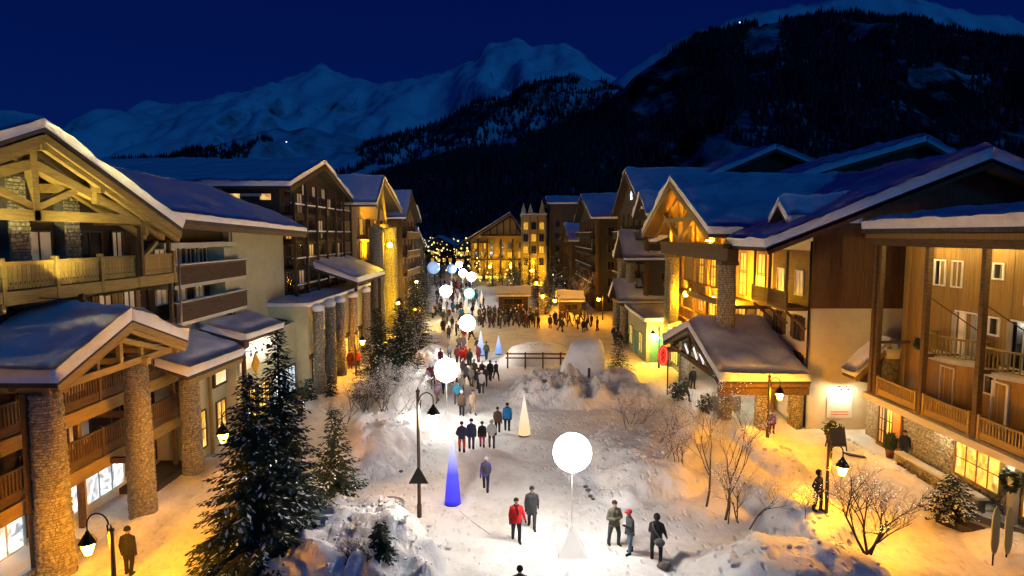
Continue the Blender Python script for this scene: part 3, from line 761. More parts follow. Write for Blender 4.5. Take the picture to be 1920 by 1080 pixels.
for y in (18.7, 22.3):                                   # small added floodlights on arms, put in only to brighten the truss
    a0 = Vector(F.pt(y, 1.72, 10.0)); c0 = Vector(F.pt(y, 3.3, 9.92)); d0 = Vector((-0.30, 0.50, 0.812))
    mm = MB(); mm.tube([a0, c0], 0.018, 6); a = part('added_flood_arm', mm, WOODM, ch, True)
    mm = MB(); mm.beam(c0 - d0 * 0.05, c0 + d0 * 0.04, 0.17, 0.15, (0, 1, 0)); n0 = d0.cross(Vector((0, 1, 0))).normalized(); e0 = n0.cross(d0).normalized()
    for s0 in (-1, 1): mm.beam(c0 + d0 * 0.041 + e0 * s0 * 0.08, c0 + d0 * 0.22 + e0 * s0 * 0.08, 0.20, 0.012, (0, 1, 0)); mm.beam(c0 + d0 * 0.041 + n0 * s0 * 0.09, c0 + d0 * 0.22 + n0 * s0 * 0.09, 0.012, 0.17, (0, 1, 0))
    part('added_flood_housing', mm, WOODM, a)
    mm = MB(); mm.beam(c0 + d0 * 0.042, c0 + d0 * 0.050, 0.14, 0.12, (0, 1, 0)); part('added_flood_lens', mm, TRUSS_FILL, a)
# storey below, mostly behind the porch roof
for u, w, pm in ((22.0, 1.6, GLASS), (24.6, 1.2, LITD), (26.6, 1.0, GLASS)): window(F, u, 8.6, w, 1.9, pm, WOODM)
for u in (28.4, 30.2): window(F, u, 8.7, 0.85, 1.6, LITD, WOODM); shutters(F, u, 8.7, 0.8, 1.6, LARCH)
# two lower galleries
for zf, hh in ((5.15, 1.22), (2.75, 1.22)):
    mm = MB(); F.box(mm, 11.5, 31.6, 0, 1.45, zf - 0.16, zf); part('balcony_floor', mm, WOODM, ch)
    mm = MB(); F.box(mm, 11.5, 31.6, 1.451, 1.60, zf - 0.42, zf + 0.12); part('front_beam', mm, BEAM, ch)
    railing(F, 13.5, 31.5, 1.52, zf + 0.12, hh, WOODM, 0.16, 0.085, 3.0, True, 0.0, solid=0.28)
    for u, pm in ((15.5, GLASS), (18.6, LITD), (21.0, GLASS), (23.6, GLASS), (26.2, LITD), (29.0, GLASS)): window(F, u, zf + 1.15, 1.3, 1.7, pm, WOODM)
for y in (14.0, 19.5, 24.3, 28.6, 31.3): stem(ch, 'gallery_post', WOODM, (F.pt(y, 1.35, 0.3), F.pt(y, 1.35, 4.7), 0.2, 0.2))
mm = MB(); mm.tube([F.pt(31.75, 1.75, 4.2), F.pt(31.75, 1.75, 11.6)], 0.055, 8); part('downpipe', mm, ZINC, ch, True)
# street level shop windows
for u, w in ((18.5, 2.3), (21.3, 2.3), (24.2, 2.6), (27.2, 2.6)): window(F, u, 1.35, w, 1.7, LITC, PLASTW, 3, 1, 0.35, 'shop_window')
window(F, 30.2, 1.5, 1.6, 2.0, LITS, WOODM, 2, 2, 0.35, 'shop_window')
mm = MB(); F.box(mm, 11.5, 31.6, 0, 0.33, 0, 0.44); F.box(mm, 11.5, 31.6, 0, 0.33, 2.24, 2.55); part('shop_front', mm, PLASTW, ch)
mm = MB(); mm.box(-19, -17.05, 12, 23.0, -0.2, 0.34); part('terrace', mm, DARKP, ch)
mm = MB(); mm.box(-17.05, -16.85, 12, 23.0, -0.2, 0.48); part('terrace_kerb', mm, ZINC, ch)
sn = MB(); snow_sheet(sn, (-18.9, 13, .34), (-17.1, 13, .34), (-17.1, 22.9, .34), (-18.9, 22.9, .34), 0.10, (True,) * 4, 5); part('terrace_snow', sn, SNOW, ch, True)

# porch in front of it
po = thing('porch', 'snow covered gabled porch on stone columns in front of the left chalet', 'porch', (-16.4, 23.5, 0))
gable_roof(po, 'X', -25.5, -15.35, 20.35, 28.75, 7.30, 8.86, snow=0.72, th=0.16, peak=24.6, seed=23)
for s, ye in ((1, 28.7), (-1, 20.4)):
    stem(po, 'barge_board', BEAM, ((-15.38, 24.6, 8.64), (-15.38, ye, 7.08), 0.08, 0.26), ((-15.50, 24.6, 8.44), (-15.50, ye, 6.90), 0.14, 0.20))
    stem(po, 'truss_rafter', BEAM, ((-15.95, 24.6, 8.05), (-15.95, 24.6 + s * 3.2, 7.05), 0.18, 0.22))
    for t in (0.5, 0.92):
        yy = 24.6 + (ye - 24.6) * t; zz = 8.48 - 1.56 * t; stem(po, 'purlin', BEAM, ((-25, yy, zz), (-15.5, yy, zz), 0.18, 0.2))
    for x in (-17.0, -18.6, -20.2): stem(po, 'rafter', WOODM, ((x, 24.6, 8.62), (x, ye, 7.06), 0.14, 0.18))
stem(po, 'tie_beam', BEAM, ((-15.95, 20.6, 6.98), (-15.95, 28.5, 6.98), 0.24, 0.28))
stem(po, 'king_post', BEAM, ((-15.95, 24.6, 7.0), (-15.95, 24.6, 8.5), 0.18, 0.2))
stem(po, 'post_bracket', BEAM, ((-15.95, 23.2, 7.1), (-15.95, 23.2, 7.75), 0.16, 0.16), ((-15.95, 26.0, 7.1), (-15.95, 26.0, 7.75), 0.16, 0.16))
stem(po, 'wall_plate', BEAM, ((-25, 21.1, 6.92), (-15.6, 21.1, 6.92), 0.26, 0.26), ((-25, 26.0, 6.90), (-15.6, 26.0, 6.90), 0.3, 0.28), ((-25, 28.3, 6.92), (-15.6, 28.3, 6.92), 0.2, 0.22))
stone_column(po, -16.35, 21.1, 0.56, 0.44, -0.2, 6.78, 1)
stone_column(po, -16.2, 26.0, 0.52, 0.43, -0.2, 6.76, 2)
stem(po, 'timber_post', WOODM, ((-17.02, 21.0, -0.1), (-17.02, 21.0, 6.78), 0.22, 0.22))
stem(po, 'cross_beam', WOODM, ((-19, 21.4, 4.55), (-16.6, 21.4, 4.55), 0.2, 0.26), ((-19, 26.0, 4.55), (-16.5, 26.0, 4.55), 0.2, 0.26), ((-19, 25.9, 2.55), (-16.5, 25.9, 2.55), 0.2, 0.24))

# ------------------------------------------------------------------ shop row under lean-to roofs
sh = thing('shop', 'low shop row under lumpy snow roof with bright white lamp lit sign wall', 'shop', (-17, 38, 0))
lean_roof(sh, (-15.9, 29.6, 5.35), (-15.9, 35.9, 5.2), (-18.9, 35.9, 6.25), (-18.9, 29.6, 6.35), 0.6, 0.18, seed=31)
lean_roof(sh, (-15.95, 36.0, 6.0), (-15.95, 42.4, 5.85), (-18.55, 42.4, 6.6), (-18.55, 36.0, 6.75), 0.5, 0.18, seed=37)
mm = MB(); mm.box(-18.9, -17.1, 31.8, 36.0, 0, 5.4); mm.box(-18.55, -16.45, 36.0, 46.2, 0, 5.75); part('wall', mm, PLAST, sh)
F = Face(sh, '+X', -17.1); F2 = Face(sh, '+X', -16.45)
mm = MB(); F2.box(mm, 36.3, 42.2, 0.02, 0.07, 4.0, 5.7); part('sign_wall', mm, WHITE, sh)
for i in range(4):
    y = 37.1 + i * 1.25
    mm = MB(); mm.tube([(-16.4, y, 5.5), (-16.0, y, 5.66), (-15.74, y, 5.52), (-15.72, y, 5.4)], 0.025, 6); a = part('gooseneck_lamp', mm, METAL, sh, True)
    mm = MB(); mm.lathe([(0.03, 0.10), (0.13, -0.02), (0.12, -0.03)], (-15.72, y, 5.34), 10); part('lamp_shade', mm, METAL, a, True)
    mm = MB(); mm.ball((-15.76, y, 5.295), 0.05, 8, 6); part('bulb', mm, FLOOD_W, a, True)
for i, (w, h) in enumerate(((0.26, 0.34), (0.22, 0.40), (0.30, 0.30), (0.22, 0.36), (0.26, 0.30))):
    mm = MB(); y = 37.0 + i * 0.85
    F2.box(mm, y, y + w, 0.071, 0.10, 4.7, 4.7 + h * 0.5); F2.box(mm, y + w * 0.3, y + w * 0.6, 0.071, 0.10, 4.7 + h * 0.55, 4.7 + h); part('sign_mark', mm, METAL, sh)
for u, w in ((37.6, 1.7), (39.8, 1.7), (42.2, 1.8), (44.6, 2.0)): window(F2, u, 1.55, w, 2.1, LITC if u > 41 else LITS, WOODM, 3, 2, 0.0, 'shop_window')
for u, w in ((32.8, 1.1), (35.2, 1.0)): window(F, u, 1.6, w, 2.0, LITS, WOODM, 2, 2, 0.0, 'shop_window')
stem(sh, 'eave_beam', BEAM, ((-16.05, 29.7, 5.0), (-16.05, 36, 4.9), 0.2, 0.24)); stem(sh, 'door_post', BEAM, ((-16.9, 33.7, 0), (-16.9, 33.7, 5.0), 0.16, 0.16))
stone_column(sh, -16.55, 30.9, 0.47, 0.43, -0.1, 5.02, 3)
mm = MB(); mm.ball((-16.3, 30.75, 5.1), 0.33, 12, 8, (1, 1, 0.8)); part('snow_cap', mm, SNOW, sh, True)
mm = MB(); F.box(mm, 28.2, 31.9, -2.0, 0.1, 0, 0.3); part('doorstep', mm, DARKP, sh)
stem(sh, 'bracket_post', WOODD, ((-15.95, 35.95, 0), (-15.95, 35.95, 5.6), 0.2, 0.2)); mm = MB(); mm.box(-16.3, -15.7, 35.6, 36.2, 5.6, 6.05); part('post_head', mm, WOODD, sh)
nb = MB(); nb.box(-16.9, -16.75, 33.95, 35.45, 3.65, 4.75); fr = solo('notice_board', nb, WOODD, 'dark framed lit notice board on cream shop wall', 'sign')
mm = MB(); mm.box(-16.749, -16.73, 34.12, 35.28, 3.82, 4.58); lpart('lit_panel', mm, glow('board_paper', (1.0, 0.86, 0.5), 0.9, (0.25, 0.2, 0.1), 3.0), fr)
ds = thing('diamond_sign', 'orange diamond shaped sign hanging before the bright shop', 'sign', (-15.5, 36.2, 0))
mm = MB(); c = (-15.45, 36.45, 4.2); mm.prism([(36.45, 3.9), (37.0, 4.55), (36.45, 5.2), (35.9, 4.55)], 'X', -15.50, -15.42); part('sign_plate', mm, YELP, ds)
mm = MB(); mm.tube([(-15.95, 36.06, 5.35), (-15.46, 36.45, 5.35), (-15.46, 36.45, 5.2)], 0.025, 6); part('sign_bracket', mm, METAL, ds)

# ------------------------------------------------------------------ apartment house with galleries and the blank cream wall
ap = thing('apartment_house', 'house with dark galleries and a tall blank cream wall under a blue snow roof', 'house', (-19, 41, 0))
mm = MB(); mm.box(-30, -19.0, 31.9, 40.4, 0, 12.9); part('wall', mm, WOODD, ap)
mm = MB(); mm.prism([(-30, 0), (-18.6, 0), (-18.6, 13.1), (-24.5, 15.3), (-30, 13.2)], 'Y', 40.4, 49.98); part('cream_wall', mm, PLAST, ap)
lean_roof(ap, (-16.6, 30.2, 13.1), (-16.6, 49.95, 12.55), (-24.5, 49.95, 15.75), (-24.5, 30.2, 16.2), 0.42, 0.22, (True, False, True, True), 41)
lean_roof(ap, (-31, 49.95, 13.0), (-31, 30.2, 13.3), (-24.5, 30.2, 16.2), (-24.5, 49.95, 15.75), 0.42, 0.22, (True, True, False, False), 42)
stem(ap, 'eave_board', WOODM, ((-16.7, 30.3, 12.78), (-16.7, 49.9, 12.22), 0.1, 0.3))
F = Face(ap, '+X', -19.0)
mm = MB(); F.box(mm, 32, 40.35, 0.0, 0.9, 11.55, 11.85); part('white_lintel', mm, PLASTW, ap)
mm = MB(); F.box(mm, 38.4, 40.39, 0.0, 1.0, 8.0, 11.5); part('pale_panel', mm, PLAST, ap)
for zf in (9.62, 7.62):
    mm = MB(); F.box(mm, 32, 40.6, 0, 1.35, zf - 0.2, zf); part('balcony_floor', mm, PLASTW, ap)
    mm = MB(); F.box(mm, 32, 40.6, 1.30, 1.38, zf + 0.001, zf + 0.95); part('parapet', mm, WOODD, ap)
    stem(ap, 'handrail', WOODM, (F.pt(31.95, 1.34, zf + 1.0), F.pt(40.65, 1.34, zf + 1.0), 0.16, 0.09))
    sn = MB(); snow_sheet(sn, (-17.7, 32, zf + 1.05), (-17.55, 32, zf + 1.05), (-17.55, 40.6, zf + 1.05), (-17.7, 40.6, zf + 1.05), 0.08, (True,) * 4, int(zf)); part('rail_snow', sn, SNOW, ap, True)
for zc, lst in ((11.0, (33, 34.6, 36.2, 37.6)), (9.05, (33, 35, 37, 39))):
    for u in lst: window(F, u, zc, 0.9, 0.95, LITD if int(u * 3) % 2 else GLASS, PLASTW, 2)
for u in (32.9, 35.2, 37.4, 39.4):
    window(F, u, 6.6, 0.9, 1.35, GLASS, PLASTW, 2)
for u in (34.1, 36.4, 38.5):
    mm = MB(); F.box(mm, u - 0.4, u + 0.4, 0.02, 0.09, 5.9, 7.3); part('white_shutter', mm, WHITE, ap)
mm = MB(); F.box(mm, 31.9, 40.39, 0.0, 0.05, 5.6, 7.40); part('plaster_band', mm, PLAST, ap)
mm = MB(); mm.tube([(-18.5, 40.6, 6), (-18.5, 40.6, 12.6)], 0.05, 6); part('downpipe', mm, ZINC, ap, True)

# ------------------------------------------------------------------ tall dark gabled block
bl = thing('gabled_block', 'tall dark timber block with steep snowy gable and rows of snow edged balconies', 'building', (-18.8, 59, 0))
mm = MB(); mm.prism([(50, 0), (68, 0), (68, 16.2), (58.8, 18.4), (50, 16.2)], 'X', -42, -18.8); part('wall', mm, WOODD, bl)
gable_roof(bl, 'X', -42, -17.6, 49.2, 68.6, 16.15, 18.95, snow=0.5, th=0.22, peak=58.6, seed=43)
F = Face(bl, '+X', -18.8)
for s, ye in ((1, 68.5), (-1, 49.3)): stem(bl, 'barge_board', WOODM, ((-17.65, 58.6, 18.65), (-17.65, ye, 15.86), 0.1, 0.34))
for r, zf in enumerate((7.2, 9.45, 11.7, 13.95)):
    mm = MB(); F.box(mm, 50.2, 67.8, 0, 1.0, zf - 0.14, zf); part('balcony_floor', mm, WOODD, bl)
    railing(F, 50.2, 67.8, 0.95, zf, 0.85, WOODD, 0.3, 0.06, 3.5, False, 0.12)
    for i in range(6):
        u = 51.6 + i * 2.9; window(F, u, zf + 1.1, 1.3, 1.65, (GLASS, GLASS, LITD)[(i * 2 + r) % 3] if (i, r) != (0, 2) else LITW, WOODM, 2)
for i in range(7): stem(bl, 'upright', WOODD, (F.pt(50.2 + i * 2.93, 1.08, 6.9), F.pt(50.2 + i * 2.93, 1.08, 15.6 if i in (0, 6) else 16.6), 0.2, 0.2))
for u in (55.8, 58.6, 61.4): window(F, u, 16.3, 1.1, 0.9, LITD, WOODM)
F = Face(bl, '-Y', 50.0)
for u in (-22.4, -19.9): window(F, u, 15.35, 0.9, 0.5, LITW, WOODD, 1)
stem(bl, 'ledge', PLASTW, (F.pt(-21.9, 0.06, 15.5), F.pt(-20.2, 0.06, 15.5), 0.1, 0.22))

lo = thing('arcade_house', 'low cream house with snowy flat roof, arched dark window and stone pillars', 'house', (-17, 54, 0))
mm = MB(); mm.box(-21.2, -15.6, 46.4, 49.97, 0, 6.85); mm.box(-18.79, -15.6, 49.97, 66, 0, 6.85); part('wall', mm, PLAST, lo)
sn = MB(); snow_sheet(sn, (-21.3, 46.2, 6.86), (-15.3, 46.2, 6.86), (-15.3, 49.9, 6.86), (-21.3, 49.9, 6.86), 0.35, (True, True, False, True), 51); snow_sheet(sn, (-18.6, 49.9, 6.86), (-15.3, 49.9, 6.86), (-15.3, 66.2, 6.86), (-18.6, 66.2, 6.86), 0.35, (False, True, True, False), 52); part('roof_snow', sn, SNOW, lo, True)
F = Face(lo, '-Y', 46.4)
arc = [(-20.6, 5.0)] + [(-18.75 + 1.85 * math.cos(t), 5.55 + 0.42 * math.sin(t)) for t in np.linspace(math.pi, 0, 13)] + [(-16.9, 5.0)]
mm = MB(); mm.prism([(x, z) for x, z in arc], 'Y', 46.34, 46.40); w_ = part('arched_window', mm, GLASS, lo)
mm = MB()
for a, b2 in zip(arc, arc[1:] + arc[:1]): mm.beam((a[0], 46.33, a[1]), (b2[0], 46.33, b2[1]), 0.10, 0.10, (0, 1, 0))
part('frame', mm, WOODM, w_)
F = Face(lo, '+X', -15.6)
for u, z, w, h, pm in ((50.9, 5.9, 2.2, 1.1, LITD), (55.2, 5.9, 2.2, 1.1, GLASS), (59.5, 5.9, 2.2, 1.1, LITD), (51.0, 3.9, 2.4, 1.3, GLASS), (55.3, 3.9, 2.4, 1.3, GLASS), (60.0, 3.9, 2.8, 1.3, GLASS), (48.0, 3.9, 1.2, 1.6, GLASS)):
    window(F, u, z, w, h, pm, WHITE, 4, 2)
for u, w in ((48.0, 1.6), (51.6, 2.4), (56.2, 2.6), (60.5, 2.4), (64.0, 1.8)): window(F, u, 1.75, w, 1.8, LITS if u > 50 else LITC, WOODM, 3, 1, 0, 'shop_window')
mm = MB(); F.box(mm, 46.5, 66, 0.0, 0.25, 2.75, 3.05); part('cornice', mm, WOODM, lo)
for i, y in enumerate((46.9, 50.0, 53.0, 57.3, 62.5)):
    stone_column(lo, -14.95, y, 0.40, 0.36, -0.1, 6.6, 60 + i, 0.26, 0.15)
    mm = MB(); mm.ball((-14.95, y, 6.66), 0.5, 12, 8, (1, 1, 0.75)); part('snow_cap', mm, SNOW, lo, True)
lean_roof(lo, (-13.9, 55.2, 8.0), (-13.9, 67.0, 8.0), (-18.7, 66.0, 9.6), (-18.7, 55.2, 9.6), 0.7, 0.2, seed=53)
stem(lo, 'canopy_post', WOODD, ((-14.3, 56, 7.1), (-14.3, 56, 7.9), 0.25, 0.25), ((-14.3, 66, 0), (-14.3, 66, 7.9), 0.3, 0.3))
fb = MB(); fb.box(-15.32, -15.2, 58.3, 59.5, 1.2, 2.75); o = solo('notice_board', fb, GREENW, 'green framed glazed notice board between the stone pillars', 'sign')
mm = MB(); mm.box(-15.199, -15.18, 58.45, 59.35, 1.35, 2.6); lpart('glass_panel', mm, GLASS, o)

# ------------------------------------------------------------------ yellow lit houses further along
ye = thing('balcony_house', 'yellow floodlit timber house with two tall stone piers under a snowy gable', 'house', (-17, 76, 0))
mm = MB(); mm.prism([(68.7, 0), (84, 0), (84, 15.2), (74.5, 18.0), (68.7, 16.0)], 'X', -36, -17.4); part('wall', mm, AMB, ye)
gable_roof(ye, 'X', -36, -15.0, 68.6, 84.5, 15.6, 18.9, snow=0.4, th=0.2, peak=73.2, seed=57)
F = Face(ye, '+X', -17.4)
for zf in (6.6, 9.3, 12.0):
    mm = MB(); F.box(mm, 69, 83.8, 0, 1.3, zf - 0.2, zf); part('balcony_floor', mm, WOODM, ye); railing(F, 69, 83.8, 1.25, zf, 0.95, LARCH, 0.3, 0.2, 3.7, False)
    for i in range(4): window(F, 70.8 + i * 3.6, zf + 1.2, 1.6, 1.8, LITY if i % 2 == 0 else GLASS, WOODM)
for i in range(3): window(F, 71 + i * 4, 1.8, 2.6, 2.2, LITS, WOODM, 3, 1, 0, 'shop_window')
for i, (x, y) in enumerate(((-15.5, 70.4), (-15.1, 76.3))): stone_column(ye, x, y, 0.85, 0.75, -0.1, 13.2, 70 + i, 0.34, 0.2)
stem(ye, 'barge_board', BEAM, ((-15.05, 73.2, 18.6), (-15.05, 68.7, 15.35), 0.12, 0.36), ((-15.05, 73.2, 18.6), (-15.05, 84.4, 15.3), 0.12, 0.36))
stem(ye, 'tie_beam', BEAM, ((-15.4, 69.4, 13.35), (-15.4, 77.2, 13.35), 0.4, 0.4)); stem(ye, 'strut', BEAM, ((-15.4, 71, 13.5), (-15.4, 73.2, 18), 0.25, 0.25), ((-15.4, 75.6, 13.5), (-15.4, 73.2, 18), 0.25, 0.25))
# ------------------------------------------------------------------ right: near larch-clad house with deck, posts and round balconies
lh = thing('larch_house', 'orange larch clad house with tall posts, round balconies and railed deck at the far right', 'house', (22.6, 29, 0))
F = Face(lh, '-X', 22.7)
mm = MB(); mm.box(22.7, 34, 15, 35.4, 3.2, 12.3); part('wall', mm, LARCH, lh)
boards(F, 15, 35.38, 3.25, 12.05, LARCH, 0.42, 0.0, seed=5)
lean_roof(lh, (20.2, 14, 12.62), (20.2, 35.6, 12.62), (34.5, 35.6, 13.9), (34.5, 14, 13.9), 0.58, 0.22, (True, True, True, False), 61)
mm = MB(); mm.box(20.35, 22.7, 14.2, 35.4, 12.1, 12.36); part('soffit', mm, LARCH, lh)
stem(lh, 'eave_beam', WOODM, ((20.75, 14, 11.9), (20.75, 35.5, 11.9), 0.26, 0.42))
for y in (35.0, 34.55, 30.65, 26.95, 22.9, 19.0):
    stem(lh, 'timber_post', WOODM, ((20.85, y, 3.0), (20.85, y, 11.75), 0.24, 0.26))
    mm = MB(); mm.box(20.65, 21.05, y - 0.25, y + 0.25, 2.86, 3.02); part('post_foot', mm, ZINC, lh)
    if y < 34.7: stem(lh, 'floor_tie', WOODM, ((20.9, y, 6.2), (22.7, y, 6.2), 0.12, 0.16))
for y in (30.65, 26.95): stem(lh, 'brace', WOODM, ((20.9, y - 0.1, 9.2), (22.6, y - 1.9, 7.4), 0.04, 0.05))
# deck over the shops
mm = MB(); mm.box(20.75, 22.69, 14.5, 35.3, 2.95, 3.2); part('deck', mm, ZINC, lh)
mm = MB(); mm.box(20.55, 20.749, 14.5, 35.3, 2.78, 3.15); part('deck_edge', mm, PLASTW, lh)
for a, b2 in ((31.0, 34.3), (27.3, 30.4), (23.2, 26.7), (19.2, 22.7)):
    railing(F, a, b2, 1.88, 3.2, 1.05, BEAM, 0.17, 0.085, 3.4, True, 0.0, pw=0.14, solid=0.25)
# windows and balcony doors
for u, z, w, h in ((32.4, 10.3, 0.75, 1.25), (31.15, 10.3, 0.65, 1.25), (28.5, 10.6, 0.55, 0.65), (26.4, 10.0, 0.95, 1.5), (28.55, 8.0, 0.55, 0.75), (24.2, 10.2, 0.9, 1.2), (28.6, 5.2, 0.6, 0.8)): window(F, u, z, w, h, GLASS if u != 26.4 else LITD, WHITE, 2 if w > 0.6 else 1, 1)
for yc in (30.5, 27.0, 22.4):
    window(F, yc - 0.15, 7.35, 1.35, 2.1, LITD if yc != 27.0 else GLASS, WHITE, 2, 1, 0, 'balcony_door')
    for s in (-0.75, 0.55):
        mm = MB(); F.box(mm, yc + s - 0.17, yc + s + 0.17, 0.105, 0.13, 6.35, 8.35); part('curtain', mm, CURT, lh)
    # rounded slab and its railing
    sl = [(22.69, yc + 1.75)] + [(22.69 - 0.35 - 1.0 * math.sin(t), yc + 1.75 * math.cos(t)) for t in np.linspace(0.12, math.pi - 0.12, 15)] + [(22.69, yc - 1.75)]
    mm = MB(); mm.prism(sl, 'Z', 5.98, 6.2); b = part('balcony_slab', mm, PLASTW, lh)
    rim = [(x + 0.06, y * 0.97 + yc * 0.03) for x, y in sl]
    mm = MB(); mm.tube([(x, y, 7.22) for x, y in rim], 0.055, 6); mm.tube([(x, y, 6.32) for x, y in rim], 0.035, 6); part('handrail', mm, BEAM, lh, True)
    bm_ = bar_mesh(0.055, 0.9, 0.055, BEAM)
    cum = [0]
    for a, b2 in zip(rim, rim[1:]): cum.append(cum[-1] + math.dist(a, b2))
    nb_ = 22
    for i in range(nb_):
        s = cum[-1] * (i + 0.5) / nb_; x = float(np.interp(s, cum, [p[0] for p in rim])); y = float(np.interp(s, cum, [p[1] for p in rim]))
        piece('baluster', bm_, lh, (x, y, 6.32))
    window(F, yc + 0.9, 4.4, 0.9, 2.0, LITD, WHITE, 1, 1, 0, 'door')
# street level: stone wall, shop windows, lit
F3 = Face(lh, '-X', 21.6)
mm = MB(); mm.box(21.6, 34, 15, 35.4, -0.2, 2.95); part('ground_floor', mm, STONE2, lh)
shopw = [(26.2, 28.9, 0.85, 2.45), (22.0, 24.9, 0.5, 2.5), (17.8, 21.2, 0.5, 2.5)]
stone_wall(F3, 15.2, 33.0, 0, 2.85, 9, 0.0, 0.34, 0.16, 0.06, [(a - 0.15, b2 + 0.15, c - 0.15, e + 0.2) for a, b2, c, e in shopw])
for a, b2, c, e in shopw: window(F3, (a + b2) / 2, (c + e) / 2, b2 - a, e - c, LITS, LARCH, 4, 2, 0.06, 'shop_window')
mm = MB(); F3.box(mm, 33.1, 35.35, 0.02, 0.10, 0, 2.9); part('entrance_panel', mm, LARCH, lh)
for u, pm in ((34.75, LITD), (34.05, LITS)): window(F3, u, 1.35, 0.5, 2.1, pm, WOODM, 2, 3, 0.10, 'door_light')
mm = MB(); F3.box(mm, 33.05, 33.72, 0.10, 0.18, 0.1, 2.5); part('door', mm, surf('orange_door', (0.5, 0.22, 0.04), (0.4, 0.16, 0.03), 0.5), lh)
for u in (25.2, 21.6): stem(lh, 'shop_pillar', PLASTW, (F3.pt(u, 0.3, 0), F3.pt(u, 0.3, 2.8), 0.3, 0.3))
for y in (29.6, 25.6, 21.4, 33.6):
    mm = MB(); mm.lathe([(0.14, 0.0), (0.16, -0.06), (0.05, -0.07)], (20.95, y, 2.77), 10); a = part('soffit_lamp', mm, METAL, lh)
    mm = MB(); mm.ball((20.95, y, 2.66), 0.05, 8, 6); part('bulb', mm, FLOOD_W if y > 26 else LAMP_W, a, True)
for y in (32.0, 28.6, 25.0):
    mm = MB(); mm.lathe([(0.12, 0.0), (0.14, -0.06), (0.05, -0.07)], (21.6, y, 12.08), 10); a = part('soffit_lamp', mm, METAL, lh)
    mm = MB(); mm.ball((21.6, y, 11.97), 0.05, 8, 6); part('bulb', mm, glow('eave_bulb' + str(y), (1.0, 0.70, 0.26), 2900), a, True)

# low terrace wall with pale cap
lw = thing('terrace_wall', 'low stone terrace wall with pale snowy cap beside the shop pavement', 'wall', (20.8, 29, 0))
mm = MB(); mm.box(20.65, 20.95, 26.2, 32.0, -0.2, 0.62); part('core', mm, STONE2, lw)
stone_wall(Face(lw, '-X', 20.65), 26.2, 32.0, 0.0, 0.6, 12, 0, 0.3, 0.15, 0.05)
mm = MB(); mm.box(20.55, 21.02, 26.1, 32.1, 0.62, 0.72); part('coping', mm, PLASTW, lw)
mm = MB(); mm.box(20.96, 21.55, 26.3, 32.0, 0.0, 0.14); part('walkway', mm, PLASTW, lw)

# small roofed stair beside it
st = thing('stair_roof', 'small snow heaped stair roof leaning between cream wall and larch house', 'roof', (22, 36.3, 0))
lean_roof(st, (20.3, 35.7, 3.9), (20.3, 37.1, 3.9), (22.3, 37.1, 5.9), (22.3, 35.7, 5.9), 0.42, 0.18, (True, True, True, True), 63, WOODM)
mm = MB(); mm.box(21.9, 23.4, 35.72, 37.1, 0, 5.0); part('wall', mm, STONE, st)
stem(st, 'barge_board', BEAM, ((20.3, 35.64, 3.72), (22.3, 35.64, 5.72), 0.1, 0.26)); mm = MB(); mm.prism([(20.7, 3.6), (22.2, 3.4), (22.2, 5.5)], 'Y', 35.75, 36.9); part('gable_panel', mm, WOODM, st)
sn = MB(); snow_sheet(sn, (22.0, 35.65, 5.0), (23.6, 35.65, 5.0), (23.6, 37.1, 5.2), (22.0, 37.1, 5.2), 0.7, (True,) * 4, 64); part('roof_snow', sn, SNOW, st, True)

# ------------------------------------------------------------------ the big hotel chalet: gable wall towards us, amber cross gable on the street
ho = thing('hotel_chalet', 'big hotel chalet with blue snow roof, amber lit cross gable and stone columns', 'chalet', (19, 48, 0))
ov, zr = 15.2, 16.75
mm = MB()
mm.prism([(18.6, 0), (38, 0), (38, 12.5), (28.0, 16.3), (18.6, 12.6)], 'Y', 38.0, 66); part('wall', mm, PLASTW, ho)
FB = Face(ho, '-Y', 38.0)
mm = MB(); mm.prism([(18.58, 7.75), (38, 7.75), (38, 12.45), (28.0, 16.3), (18.58, 12.4)], 'Y', 37.94, 38.0); part('gable_cladding', mm, CLAD, ho)
boards(FB, 18.58, 37.0, 7.72, 12, CLAD, 0.3, 0.06, 'cladding', 8, lambda u: 12.3 + (u - 18.58) * 0.41 if u < 28 else 16.1 - (u - 28) * 0.385)
zx = lambda x: 11.55 + (x - 15.0) * 0.4
lean_roof(ho, (41.5, 36.3, 11.55), (41.5, 67.5, 11.55), (28.0, 67.5, zr), (28.0, 36.3, zr), 0.7, 0.24, (True, True, False, True), 67)
lean_roof(ho, (15.0, 43.2, zx(15.0)), (15.0, 36.3, zx(15.0)), (28.0, 36.3, zr), (28.0, 43.2, zr), 0.7, 0.24, (True, True, False, False), 68)
lean_roof(ho, (19.4, 64.0, zx(19.4)), (19.4, 43.2, zx(19.4)), (28.0, 43.2, zr), (28.0, 64.0, zr), 0.5, 0.24, (False, False, False, False), 69)
lean_roof(ho, (15.0, 67.5, zx(15.0)), (15.0, 64.0, zx(15.0)), (28.0, 64.0, zr), (28.0, 67.5, zr), 0.5, 0.24, (True, False, False, True), 70)
for ye in (42.75, 64.45):                                  # boarded underside of the cross gable
    mm = MB(); q = [(13.72, ye, 12.12), (18.55, ye, 12.12), (18.55, 53.6, 16.66), (13.72, 53.6, 16.66)]; mm.add(q + [(a_, b_, c_ - 0.05) for a_, b_, c_ in q], [(0, 1, 2, 3), (7, 6, 5, 4), (0, 4, 5, 1), (1, 5, 6, 2), (2, 6, 7, 3), (3, 7, 4, 0)]); part('soffit_boards', mm, LARCH, ho)
stem(ho, 'barge_board', CLAD, ((15.1, 36.35, 11.3), (28.0, 36.35, 16.45), 0.1, 0.4), ((28.0, 36.35, 16.45), (41.4, 36.35, 11.3), 0.1, 0.4))
